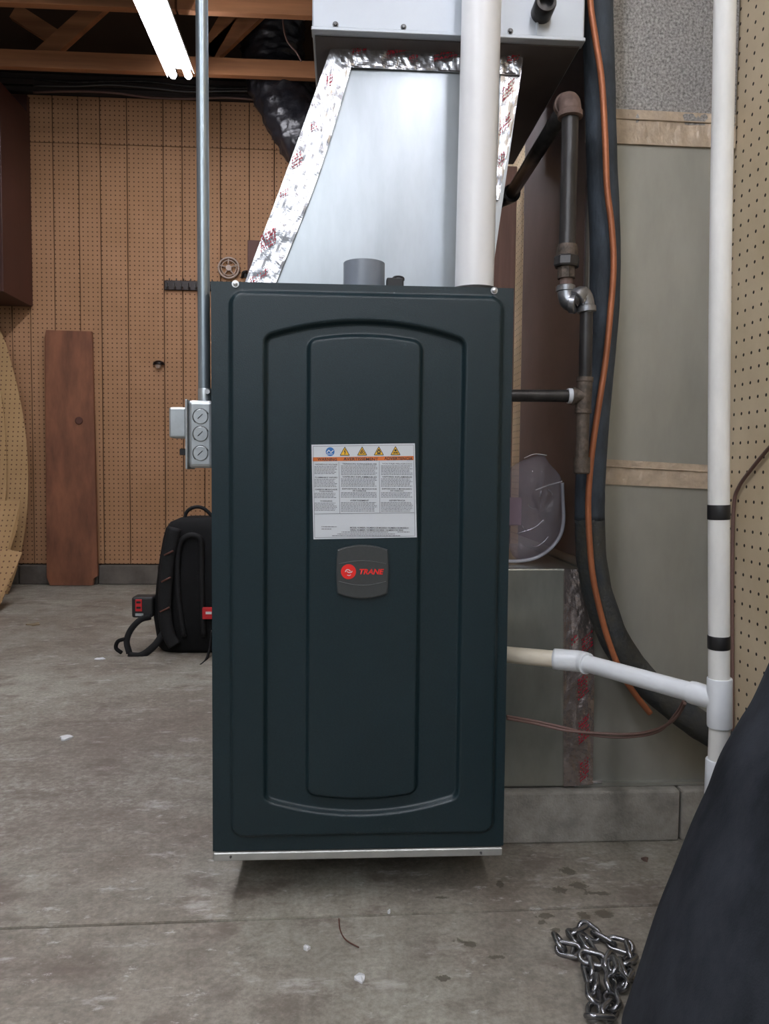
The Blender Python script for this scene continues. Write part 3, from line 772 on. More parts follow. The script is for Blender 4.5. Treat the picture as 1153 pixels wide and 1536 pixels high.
# concrete blocks under the duct
YBK = 1.328
bxs = [P(a, 1250, Y=YBK).x for a in (1019,)]
x1b = bxs[0]
bw = .400
blk = (('left', x1b-2*bw-.004, x1b-bw-.004, 'grey concrete block on the floor hidden behind the furnace bottom'), ('mid', x1b-bw, x1b-.001, 'long grey concrete block under the foil box, right of the furnace'), ('right', x1b+.003, XR-.004, 'short grey concrete block end against the right wall beneath the duct'))
for _, a, b, lb in blk:
    o = box('concrete_block', a, b, YBK, YBK+.39, 0, BT, M['block'], None, .004, 2); tag(o, lb, 'block', 'concrete blocks under the ductwork')
o = box('concrete_block', FX0+.02, FX0+.42, YBK+.392, YBK+.56, 0, BT, M['block'], None, .004, 2); tag(o, 'rear grey concrete block under the back edge of the furnace', 'block', 'concrete blocks under the ductwork')

# ================================================================== GAS PIPING
YG = 1.225
g = thing('gas_pipe', 'black iron gas pipe with elbows, union and tee right of the furnace', 'pipe', P(873, 700, Y=YG))
G = lambda px, py: P(px, py, Y=YG)
e0 = G(857, 152); e1 = G(855, 172); e2 = G(850, 372)
def elbow(name, a, c, b, r, m, rr_=1.0):
    pts = []
    for k in range(9):
        t = k/8; pts.append(a*(1-t)**2+c*2*t*(1-t)+b*t*t)
    o = tube(name, pts, r, m, g, straight=True, seg=24)
    d1 = (a-c).normalized(); d2 = (b-c).normalized()
    for p, d in ((a, d1), (b, d2)):
        profile('collar', p-d*.004, p+d*.006, [(0, r*1.02), (.1, r*1.14), (.9, r*1.14), (1, r*1.02)], m, o, 24)
    return o
top = Vector((e1.x, YG, e0.z+.004))
far = P(752, 318, Z=top.z)
elbow('elbow', Vector((e1.x, YG, e0.z-.020)), top, Vector((e1.x-.0005, YG+.022, top.z)), .0172, M['rust'])
tube('iron_pipe', [Vector((e1.x, YG+.02, top.z)), Vector((e1.x, YG+.42, top.z))], .0133, M['iron'], g, straight=True)
elbow('elbow', Vector((e1.x, YG+.42, top.z)), Vector((e1.x, YG+.445, top.z)), Vector((e1.x-.02, YG+.445, top.z-.004)), .0165, M['iron'])
cyl('iron_pipe', (e1.x, YG, e0.z-.018), e2, .0133, M['iron'], g)
u0, u1 = G(850, 368), G(849, 432)
un = profile('union', u0, G(849, 399), [(0, .016), (.3, .0175), (.32, .0175), (.55, .0175), (1, .0175)], M['iron_old'], g, 24)
profile('union_nut', G(850, 385), G(849, 401), [(0, .019), (.15, .0205), (.85, .0205), (1, .019)], M['iron'], un, 8)
profile('union_body', G(849, 401), G(849, 418), [(0, .0145), (1, .0145)], M['iron_old'], g, 8)
cyl('nipple', G(849, 417), G(848, 434), .0108, M['rust'], g)
elbow('elbow', G(848, 434), G(848, 455), G(857, 457)+Vector((0, -.006, 0)), .0135, M['galv_fit'])
cyl('nipple', G(856, 457)+Vector((0, -.006, 0)), G(866, 444)+Vector((0, -.006, 0)), .0105, M['iron'], g)
elbow('elbow', G(864, 447)+Vector((0, -.006, 0)), G(877, 433), G(879, 463), .0135, M['galv_fit'])
cyl('iron_pipe', G(879, 464), G(877, 572), .0107, M['iron'], g)
te = profile('tee', G(877, 566), G(874, 620), [(0, .0135), (.12, .0135), (.13, .0125), (.87, .0125), (.88, .0135), (1, .0135)], M['iron_old'], g, 24)
profile('tee_branch', G(876, 595), G(857, 594), [(0, .0125), (.75, .0125), (.76, .0142), (1, .0142)], M['iron_old'], te, 24)
cyl('sealant_ring', G(857.5, 594), G(851, 594), .0122, M['dope'], g)
br_ = P(852, 594, Y=YG)
cyl('iron_pipe', br_, (FX1-.003, YG, br_.z-.001), .0099, M['iron'], g)
cyl('sealant_ring', G(878, 462), G(878, 469), .0112, M['dope'], g)
cyl('iron_pipe', G(874, 619), G(872, 690), .0107, M['iron_old'], g)
profile('end_cap', G(872, 686), G(872, 711), [(0, .0135), (.9, .0135), (1, .0115)], M['iron_old'], g, 24)

# ================================================================== REFRIGERANT LINES
YI = 1.300
def IP(px, py, y=YI): return P(px, py, Y=y)
il = thing('insulated_line', 'black foam insulated refrigerant pipe curving down the duct to lower right', 'pipe', IP(897, 500))
path1 = [IP(926, -1000), IP(914, -500), IP(903, -150), IP(896, 0), IP(899, 120), IP(902, 240), IP(907, 360), IP(906, 450), IP(899, 540), IP(890, 640), IP(885, 720), IP(884, 780)]
tube('foam_sleeve', path1, .0255, M['insul'], il, seg=28, rfun=lambda i, a: 1+.02*noise.noise(Vector((i*.4, math.cos(a)*2, math.sin(a)*2))))
path2 = [IP(884, 778), IP(887, 840), IP(899, 900), IP(922, 960), IP(958, 1012), IP(1000, 1050), IP(1045, 1085), IP(1095, 1115), IP(1118, 1128)]
tube('foam_sleeve', path2, .0255, M['insul_dirty'], il, seg=28, rfun=lambda i, a: 1+.05*noise.noise(Vector((i*.4, math.cos(a)*2, math.sin(a)*2))))
cu = [(910, -1000), (898, -500), (887, -60), (885, 0), (893, 60), (902, 120), (907, 200), (910, 280), (917, 340), (920, 400), (915, 470), (908, 540), (899, 600), (890, 660), (884, 715), (882, 770), (887, 850), (897, 905), (912, 960), (932, 1010), (955, 1045), (975, 1070)]
ys = [1.262]*len(cu)
tube('liquid_line', [P(a, b, Y=y) for (a, b), y in zip(cu, ys)], .0052, M['copper'], None, seg=14)
tag(bpy.data.objects['liquid_line'], 'thin bare copper pipe running down in front of the black insulated pipe', 'pipe')

# ================================================================== WHITE DRAIN PIPING
YW = .97
d = thing('drain_pipe', 'white plastic condensate drain pipe with tee, near the right wall', 'pipe', P(1077, 1400, Y=YW))
Wp = lambda px, py, y=YW: P(px, py, Y=y)
rW = .0134
top_ = Wp(1101, -900); mid_ = Wp(1077, 700)
vx = Wp(1077, 1000).x
tube('upright_pipe', [top_, Wp(1087, 0), Wp(1081, 330), Wp(1078, 640), Wp(1078, 900), Wp(1078, 1030)], rW, M['pvc_cream'], d, seg=32)
for a, b in ((757, 779), (953, 973)):
    profile('black_tape', Wp(1077.8, a), Wp(1077.8, b), [(0, rW*1.03), (.05, rW*1.06), (.95, rW*1.06), (1, rW*1.03)], M['black'], d, 32)
tee = profile('tee_fitting', Wp(1079, 1017), Wp(1079, 1090), [(0, .0155), (.03, .0160), (.97, .0160), (1, .0155)], M['pvc_bright'], d, 32)
tj = Wp(1079, 1050)
run0 = P(868, 992, Y=1.17)
dr_ = (run0-tj).normalized()
profile('tee_branch', tj, tj+dr_*.042, [(0, .0145), (.85, .0158), (1, .0152)], M['pvc_bright'], tee, 32)
cyl('sloping_pipe', tj+dr_*.02, run0, rW, M['pvc_bright'], d, 32)
lend = P(765, 982, Y=1.235); lend2 = Vector((FX1-.002, 1.24, lend.z+.001))
cp = tube('angle_coupling', [tj+(run0-tj)*.93+Vector((0, 0, 0)), run0, run0+(lend2-run0)*.28], .0168, M['pvc_bright'], d, seg=32)
cyl('level_pipe', run0, lend2, rW, M['pvc_yellow'], d, 32)
lo = Wp(1079, 1090)
cyl('lower_pipe', lo+Vector((0, 0, .002)), (lo.x, YW, 0.001), rW, M['pvc_cream'], d, 32)
p0 = Wp(1079, 1139)
profile('coupling', (lo.x, YW, p0.z), (lo.x, YW, p0.z-.05), [(0, .0155), (.03, .0162), (.97, .0162), (1, .0155)], M['pvc_bright'], d, 32)

# wires
wpth = [P(760, 1078, Y=1.22), P(800, 1085, Y=1.22), P(850, 1096, Y=1.21), P(900, 1100, Y=1.2), P(950, 1101, Y=1.18), P(990, 1092, Y=1.15), P(1015, 1075, Y=1.11), P(1027, 1055, Y=1.075)]
wi = thing('control_wire', 'pair of thin brown wires sagging from furnace to the white tee', 'wire', wpth[0])
tube('wire_strand', wpth, .0024, M['wire_brown'], wi, seg=8)
wp2 = [p+Vector((0, .004, (-.006 if i in (3, 4, 5) else .003))) for i, p in enumerate(wpth)]
tube('wire_strand', wp2, .0022, M['wire_brown'], wi, seg=8)
bc = [P(1175, 650, X=XR-.006), P(1153, 672, X=XR-.006), P(1128, 702, X=XR-.006), P(1108, 730, X=XR-.006), P(1100, 760, X=XR-.006), P(1098, 850, X=XR-.006), P(1098, 960, X=XR-.006), P(1098, 1110, X=XR-.006)]
o = tube('brown_cable', bc, .0032, M['wire_brown'], None, seg=10); tag(o, 'brown cable fixed along the right pegboard behind the white pipe', 'cable')

# ================================================================== CONDUIT AND BOX ON THE LEFT
YE = 1.195
xq = FX0+.002
hb0 = P(281, 600, Y=1.168); hb1 = P(314, 702, Y=1.168)
cdn = thing('conduit', 'thin grey steel conduit dropping to the electrical box beside the furnace', 'conduit', P(306, 590, Y=YE))
c_top = P(302.5, 0, Y=YE); c_bot = P(306.5, 598, Y=YE)
dv = (c_top-c_bot); 
cyl('steel_tube', c_bot, c_bot+dv*((2.5-c_bot.z)/dv.z), .0092, M['emt'], cdn, 32)
cn = profile('connector', P(307.5, 606, Y=YE), P(307, 583, Y=YE), [(0, .0105), (.9, .0105), (1, .0098)], M['zinc'], cdn, 24)
sp_ = P(312, 588, Y=YE-.009)
profile('set_screw', (sp_.x, YE-.005, sp_.z), (sp_.x, YE-.016, sp_.z), [(0, .003), (.4, .003), (.41, .0042), (1, .0038)], M['screw'], cn, 12)
eb = thing('electrical_box', 'galvanized electrical box with three knockouts on the furnace side', 'box', P(298, 702, Y=1.19))
hz1, hz0 = hb0.z, hb1.z
hx0 = hb0.x
box('box_body', hx0, FX0-.0005, 1.168, 1.222, hz0, hz1, M['zinc'], eb, .006, 3)
box('cover_plate', hx0-.003, hx0+.0005, 1.164, 1.226, hz0-.002, hz1+.001, M['zinc'], eb, .001, 1)
for py in (625, 651, 680):
    p = P(301, py, Y=1.168)
    kk = profile('knockout', (p.x, 1.1675, p.z), (p.x, 1.1660, p.z), [(0, .0112), (.5, .0112), (1, .0102)], M['zinc'], eb, 28)
    tube('knockout_groove', [p+Vector((math.cos(a)*.0118, -.0008, math.sin(a)*.0118)) for a in [rad(20+k*16) for k in range(14)]], .0007, M['screw_dark'], kk, straight=True, seg=6)
    tube('pry_mark', [p+Vector((-.004, -.0025, -.003)), p+Vector((.003, -.0025, .004))], .0006, M['screw_dark'], kk, straight=True, seg=6)
s0 = P(254, 611, Y=1.18); s1 = P(279, 657, Y=1.18)
sw = box('side_housing', s0.x, hx0-.003, 1.175, 1.215, s1.z, s0.z, M['zinc'], eb, .003, 2)
tq = P(275, 678, Y=1.195)
box('toggle', tq.x-.005, hx0-.002, 1.190, 1.2, tq.z-.005, tq.z+.005, M['black'], eb, .001, 1)

# ================================================================== BACKGROUND THINGS
# wall cabinet, upper left
ca = P(52, 462, Y=YB-.002); cz0 = ca.z; cx1 = ca.x
cab = thing('wall_cabinet', 'dark red brown wall cabinet hanging high at the left edge', 'cabinet', (cx1-.4, YB-.2, cz0))
ctop = CEIL-.03
box('cabinet_body', cx1-.8, cx1, YB-.40, YB-.040, cz0, ctop, M['cabinet'], cab, .002, 1)
box('back_rail', cx1-.8, cx1-.01, YB-.0395, YB-.0030, cz0+.01, ztop-.02, M['cabinet'], cab)
for a, b in ((cx1-.8, cx1-.41), (cx1-.40, cx1-.012)):
    dd = box('cabinet_door', a+.004, b-.004, YB-.42, YB-.401, cz0+.004, ctop-.01, M['cabinet_front'], cab, .003, 2)
    cyl('knob', ((b-.04), YB-.421, cz0+.1), ((b-.04), YB-.44, cz0+.1), .012, M['screw_dark'], dd, 16)
# leaning plank
def lean(name, pxl, pxr, pyt, pyb, yb, yt, th, m, parent=None):
    bl_ = P(pxl[1], pyb, Y=yb); br2 = P(pxr[1], pyb, Y=yb); tl_ = P(pxl[0], pyt, Y=yt); tr_ = P(pxr[0], pyt, Y=yt)
    bl_.z = br2.z = 0.002
    return prism(name, [bl_, br2, tr_, tl_], th, m, parent)
yb_ = P(110, 876, Z=0).y
pk = thing('wooden_plank', 'wide reddish brown plank leaning on the pegboard wall', 'plank', P(110, 877, Z=0))
zc = P(100, 877, Y=yb_)
pb = [P(72, 865, Y=yb_-.002), P(77, 877, Z=.002), P(139, 877, Z=.002), P(140, 868, Y=yb_-.002), P(146, 862, Y=yb_)]
ytp = YB-.032
yb_ = YB-.085
pts = [P(75, 879, Y=yb_), P(139, 879, Y=yb_)]
pts[0].z = pts[1].z = .003
pts[0].y = pts[1].y = yb_
pts += [P(140, 868, Y=yb_), P(146, 864, Y=yb_+.001), P(138, 510, Y=ytp), P(137, 497, Y=ytp), P(69, 495, Y=ytp), P(67, 506, Y=ytp), P(70, 866, Y=yb_+.001)]
prism('board', pts, .024, M['plank'], pk)
kn = P(118, 631, Y=(yb_*.35+ytp*.65)-.004)
profile('wood_knot', kn+Vector((0, .004, 0)), kn+Vector((0, -.001, 0)), [(0, .022), (1, .018)], M['brown'], pk, 20)
# bowed pegboard sheets, lower left
def ribbon(name, edge, width, th, m):
    vs = []; fs = []; e = spline(edge, 6)
    for p in e:
        vs += [p, p+Vector((-width, -.02, 0)), p+Vector((0, th, 0)), p+Vector((-width, th-.02, 0))]
    for i in range(len(e)-1):
        a = i*4; b = a+4; fs += [(a, a+1, b+1, b), (a+2, b+2, b+3, a+3), (a, b, b+2, a+2), (a+1, a+3, b+3, b+1)]
    fs += [(0, 2, 3, 1), tuple(len(e)*4-4+k for k in (0, 1, 3, 2))]
    return recalc(mesh(name, vs, fs, m))
ed = [P(-12, 470, Y=4.36), P(8, 515, Y=4.34), P(28, 590, Y=4.30), P(39, 660, Y=4.26), P(42, 730, Y=4.22), P(38, 790, Y=4.17), P(26, 850, Y=4.11), P(12, 893, Y=4.05)]
ed[-1].z = .003
o = ribbon('bowed_sheet', ed, .5, .005, M['peg_sheet']); tag(o, 'tall bowed pegboard sheet leaning at the left edge, rearmost', 'board', 'loose pegboard sheets')
ed = [P(-10, 560, Y=4.28), P(3, 600, Y=4.26), P(9, 680, Y=4.22), P(8, 750, Y=4.16), P(-2, 850, Y=4.08)]
o = ribbon('bowed_sheet', ed, .4, .005, M['peg_sheet']); tag(o, 'second bowed pegboard sheet, just showing in front of the tallest one', 'board', 'loose pegboard sheets')
def tri_sheet(pts, th, lb, m='peg_sheet'):
    o = prism('pegboard_offcut', pts, th, M[m]); tag(o, lb, 'board', 'loose pegboard offcuts'); return o
ya, yb2 = 3.98, 3.80
tri_sheet([P(30, 751, Y=ya), P(26, 790, Y=ya-.05), P(-4, 882, Y=yb2-.06), P(-60, 920, Y=yb2-.1), P(-90, 751, Y=ya)], .006, 'pale pegboard offcut leaning at the left edge, upper of the two')
f1 = [P(33, 829, Y=3.72), P(-8, 912, Z=.002)]
f1[1].y = min(f1[1].y, 3.6)
tri_sheet([P(33, 829, Y=3.74), P(22, 855, Y=3.68), P(2, 903, Y=3.56), P(-60, 1000, Y=3.4), P(-110, 829, Y=3.7), P(10, 824, Y=3.74)], .006, 'pale pegboard offcut leaning at the left edge, lower of the two')
# hook rail
hk = thing('hook_rail', 'small dark rail of key hooks on the back pegboard', 'hook rail', P(275, 437, Y=YB))
r0 = P(247, 421, Y=YB-.004); r1 = P(318, 437, Y=YB-.004)
box('rail', r0.x, r1.x, YB-.016, YB-.0025, r1.z, r0.z, M['plastic_hook'], hk, .003, 1)
for i in range(7):
    xx = r0.x+.014+i*.0395; zz = (r0.z+r1.z)/2
    tube('hook', [(xx, YB-.014, zz+.012), (xx+.001, YB-.030, zz+.010), (xx+.003, YB-.036, zz-.012), (xx+.008, YB-.030, zz-.020), (xx+.013, YB-.040, zz-.012)], .0032, M['screw_dark'], hk, seg=8)
    cyl('peg', (xx+.012, YB-.010, r0.z-.004), (xx+.012, YB-.010, r0.z+.012), .003, M['plastic_hook'], hk, 8)
# cup holder
cu_ = P(237, 547, Y=YB-.02)
ch = thing('cup_holder', 'small dark domed holder with a pale underside on back pegboard', 'holder', cu_)
rg = []
for k in range(7):
    a = math.pi/2*k/6
    rg.append([Vector((cu_.x+math.cos(t)*.033*math.cos(a)*1.0, YB-.003-abs(math.sin(t))*.03*math.cos(a), cu_.z+.012*0+.026*math.sin(a))) for t in [math.pi*2*j/20 for j in range(20)]])
loft('dome', rg, M['plastic_hook'], ch)
profile('pale_stem', (cu_.x, YB-.012, cu_.z-.02), (cu_.x, YB-.012, cu_.z+.002), [(0, .010), (.6, .017), (1, .018)], M['reel'], ch, 16)
# round reel
rc = P(343, 402, Y=YB-.012)
rl = thing('round_reel', 'pale round plastic reel with spokes hung behind the furnace corner', 'reel', rc)
def ring(name, c, R, r, m, parent): return tube(name, [c+Vector((math.cos(a)*R, 0, math.sin(a)*R)) for a in [2*math.pi*k/40 for k in range(41)]], r, m, parent, straight=True, seg=10)
ring('rim', rc, .056, .006, M['reel'], rl); ring('inner_rim', rc, .042, .003, M['reel'], rl)
cyl('hub', rc+Vector((0, .008, 0)), rc+Vector((0, -.008, 0)), .016, M['reel'], rl)
for a in (20, 92, 164, 236, 308):
    v = Vector((math.cos(rad(a)), 0, math.sin(rad(a))))
    tube('spoke', [rc+v*.012, rc+v*.054], .004, M['reel'], rl, straight=True, seg=8)
hp = P(365, 410, Y=YB-.02)
hc = thing('wall_hook', 'little black bracket on the pegboard right of the round reel', 'hook', hp)
tube('hook_arm', [hp+Vector((-.01, .015, -.02)), hp+Vector((0, -.01, 0)), hp+Vector((.012, -.012, .006)), hp+Vector((.02, .012, .012))], .008, M['black'], hc, seg=10)
box('hook_plate', hp.x-.012, hp.x+.022, hp.y+.014, YB-.003, hp.z-.02, hp.z+.012, M['black'], hc, .001, 1)
b0 = P(371, 360, Y=YB-.02); b1 = P(420, 470, Y=YB-.02)
o = box('brown_board', b0.x, b1.x, YB-.02, YB-.0025, b1.z, b0.z, M['brown'], None, .002, 1); tag(o, 'small dark red brown board fixed to pegboard beside the foil taped duct', 'board')
# tall panel behind the furnace, right
pa = P(650, 245, Y=2.97); pb_ = P(776, 245, Y=2.97)
dp = thing('panel_door', 'tall mauve brown wood grain panel standing behind the furnace at right', 'panel', ((pa.x+pb_.x)/2, 2.99, 0))
box('panel_sheet', pa.x, pb_.x, 2.97, 3.01, .03, pa.z, M['mauve'], dp, .003, 1)
box('panel_foot', pa.x, pb_.x, 2.93, 3.06, 0, .03, M['mauve'], dp, .003, 1)
# black flexible duct
fx = [P(450, -60, Y=4.10), P(415, -5, Y=4.16), P(409, 50, Y=4.19), P(411, 105, Y=4.19), P(428, 150, Y=4.14), P(455, 200, Y=4.05), P(490, 245, Y=3.95), P(540, 290, Y=3.8)]
def wr_(i, a): return 1+.10*noise.noise(Vector((i*.35, math.cos(a)*2.2, math.sin(a)*2.2)))+.09*noise.noise(Vector((i*1.1+a, math.cos(a)*5, math.sin(a)*5)))
o = tube('flex_duct', fx, [.15, .16, .16, .155, .145, .14, .14], M['flex'], None, n=14, seg=64, rfun=wr_); tag(o, 'wrinkled black plastic wrapped flexible duct hanging behind the metal duct', 'duct')
o = tube('hanging_wire', [P(424, -10, Y=3.9), P(424, 30, Y=3.9), P(430, 60, Y=3.9), P(444, 78, Y=3.9), P(452, 92, Y=3.9)], .0045, M['wire_brown'], None, seg=8); tag(o, 'thin pale wire dangling in front of the black flexible duct', 'wire')
# cables along the top plate
wlab = ('upper dark cable strung along the beam above the pegboard', 'middle dark cable strung along the beam above the pegboard', 'lower cable running along the pegboard top edge')
for i, (ya_, yb_c) in enumerate(((118, 133), (126, 139), (136, 152))):
    pts = [P(50+k*58, ya_+(yb_c-ya_)*k/6+3*math.sin(k*1.7+i), Y=YB-.045-.006*i) for k in range(7)]
    o = tube('cable', pts, .006, (M['iron'], M['screw_dark'], M['wire_brown'])[i], None, seg=8); tag(o, wlab[i], 'cable', 'cables above the back wall')

# ================================================================== BACKPACK
YK = P(270, 982, Z=0).y
K = lambda px, py, dy=0: P(px, py, Y=YK+dy)
bk = thing('backpack', 'black backpack standing on the floor left of the furnace', 'backpack', K(300, 982))
sil = [(983, 236, 392), (975, 230, 396), (930, 223, 398), (880, 227, 396), (840, 232, 393), (810, 237, 388), (795, 241, 384), (785, 248, 376), (779, 262, 360), (777, 275, 345)]
rings = []
depths = [.16, .175, .19, .19, .18, .165, .15, .13, .10, .06]
for (py, xl, xr), dp_ in zip(sil, depths):
    a = K(xl, py); b = K(xr, py); cxk = (a.x+b.x)/2; hw = (b.x-a.x)/2; z = a.z if py != 983 else .003; r_ = []
    for k in range(40):
        t = 2*math.pi*k/40; ct, st = math.cos(t), math.sin(t)
        ex = .5
        r_.append(Vector((cxk+hw*math.copysign(abs(ct)**ex, ct), YK+.11+(dp_*.5+.01)*math.copysign(abs(st)**ex, st), z)))
    rings.append(r_)
loft('pack_body', rings, M['nylon'], bk)
yp = YK+.11-.10
KS = lambda px, py, dy=0: P(px, py, Y=yp-.008-dy)
def webb(name, pts, wd, th, m, parent): return tube(name, pts, wd, m, parent, seg=14, flat=(.45, 1), n=8)
tube('back_pad_trim', [KS(276, 955), KS(268, 900), KS(266, 850), KS(270, 815), KS(285, 803), KS(300, 808), KS(302, 830), KS(303, 900), KS(306, 955)], .010, M['nylon_mid'], bk, seg=10)
for s, q in enumerate(([(262, 792), (253, 830), (249, 870), (247, 915), (252, 950), (262, 968)], [(352, 792), (360, 830), (364, 870), (366, 915), (360, 960)])):
    st_ = tube('shoulder_strap', [KS(a, b, .012) for a, b in q], .024, M['nylon_mid'], bk, seg=14, flat=(1, .45))
    for (a, b) in q[1:4]:
        tube('strap_loop', [KS(a-7, b+3, .032), KS(a+7, b-4, .032)], .0035, M['rubber'] if s else M['brown'], st_, straight=True, seg=6)
tube('carry_handle', [K(276, 783, .08), K(280, 768, .08), K(291, 761, .08), K(304, 762, .08), K(316, 772, .08), K(322, 783, .08)], .0065, M['nylon_mid'], bk, seg=10)
webb('side_strap', [K(226, 925, .02), K(210, 930, .0), K(196, 945, -.01), K(190, 962, -.015), K(194, 980, -.02)], .011, .005, M['nylon_mid'], bk)
webb('side_strap', [K(245, 950, .0), K(232, 968, -.01), K(212, 983, -.02), K(192, 983, -.02)], .013, .006, M['nylon_mid'], bk)
tube('strap_buckle', [K(189, 958, -.015), K(177, 962, -.01), K(174, 972, -.01), K(182, 979, -.02)], .007, M['nylon'], bk, seg=10)
webb('loose_strap', [K(318, 945, -.02), K(314, 975, -.03), K(308, 992, -.08), K(300, 1000, -.14)], .010, .005, M['nylon_mid'], bk)
o = box('red_tag', KS(305, 910).x, KS(320, 910).x, yp-.030, yp-.015, KS(305, 927).z, KS(305, 910).z, M['red'], bk, .001, 1)
tw = KS(312, 919, .025)
box('white_print', tw.x-.009, tw.x+.012, yp-.0315, yp-.0301, tw.z-.006, tw.z+.003, M['white'], o)
# tool battery clipped at the pack side
ba0 = K(198, 895, .03); ba1 = K(226, 926, .03)
bt = thing('tool_battery', 'black and red tool battery pack held at the left side of the backpack', 'battery', K(212, 926))
box('battery_case', ba0.x, ba1.x+.01, YK+.02, YK+.09, ba1.z, ba0.z, M['rubber'], bt, .008, 3)
bm0 = K(203, 899, .02); bm1 = K(213, 917, .02)
box('red_face', bm0.x, bm1.x, YK+.0175, YK+.022, bm1.z, bm0.z, M['red'], bt, .001, 1)
for (a, b) in ((902, 905), (910, 913)):
    z0, z1 = K(205, b, .017).z, K(205, a, .017).z
    box('dark_rib', bm0.x+.004, bm1.x-.004, YK+.016, YK+.018, z0, z1, M['black'], bt)
box('terminal_slot', K(203, 920, .02).x, K(215, 920, .02).x, YK+.0185, YK+.021, K(203, 924, .02).z, K(203, 920, .02).z, M['zinc'], bt)

# ================================================================== CLEAR BAG
YP = 1.42
bz = zq+.001
pb0 = thing('plastic_bag', 'crumpled clear plastic parts bag standing on the foil box', 'bag', (P(800, 850, Y=YP).x, YP, bz))
out = [(757, 846), (790, 846), (815, 838), (834, 822), (844, 800), (846, 765), (845, 722), (838, 705), (820, 690), (817, 676), (806, 680), (785, 684), (765, 695), (752, 712)]
cxb, cyb = 800, 768
rgs = []
for s_, dy in ((.05, -.030), (.35, -.034), (.65, -.028), (.88, -.014), (1.0, 0), (.9, .014), (.6, .024), (.3, .028), (.05, .026)):
    r_ = []
    for i, (a, b) in enumerate(out):
        p = P(cxb+(a-cxb)*s_, cyb+(b-cyb)*s_, Y=YP)
        h = noise.noise(Vector((a*.09, b*.09, s_*3+dy*50)))
        r_.append(Vector((p.x, YP+dy+h*.030, max(p.z+h*.006, bz+.0005))))
    rgs.append(r_)
fb = loft('film', rgs, M['film'], pb0, False)
sd = fb.modifiers.new('s', 'SUBSURF'); sd.levels = sd.render_levels = 2
PB = lambda px, py, dy=0: P(px, py, Y=YP-.012-dy)
clampz = lambda p: Vector((p.x, p.y, max(p.z, bz+.005)))
tube('bag_seam', [clampz(PB(a, b)) for a, b in ((750, 843), (780, 843), (805, 836), (826, 822), (840, 803), (845, 780), (844, 750), (843, 724))], .0035, mat('seam_film', (0.52, 0.52, 0.58), 0.25), pb0, seg=10)
tube('bag_fold_glint', [PB(843, 722), PB(822, 728), PB(803, 735)], .0012, M['pvc'], pb0, seg=6)
tube('bag_fold_glint', [PB(820, 683), PB(802, 681), PB(786, 687)], .001, M['pvc'], pb0, seg=6)
for q_ in (((797, 819), (806, 819), (816, 812), (822, 805)), ((792, 757), (797, 762), (803, 763)), ((822, 734), (827, 738), (829, 744)), ((782, 787), (788, 796)), ((812, 735), (810, 745)), ((776, 800), (800, 792), (815, 780))):
    tube('bag_fold_glint', [PB(*k_, .006) for k_ in q_], .0013, M['foil'], pb0, seg=6)  # bright strips laid on as the film's highlights
i0, i1 = P(756, 746, Y=YP), P(781, 788, Y=YP)
cdp = box('parts_card', i0.x, i1.x, YP-.003, YP+.003, i1.z, i0.z, M['pink'], pb0, .001, 1)

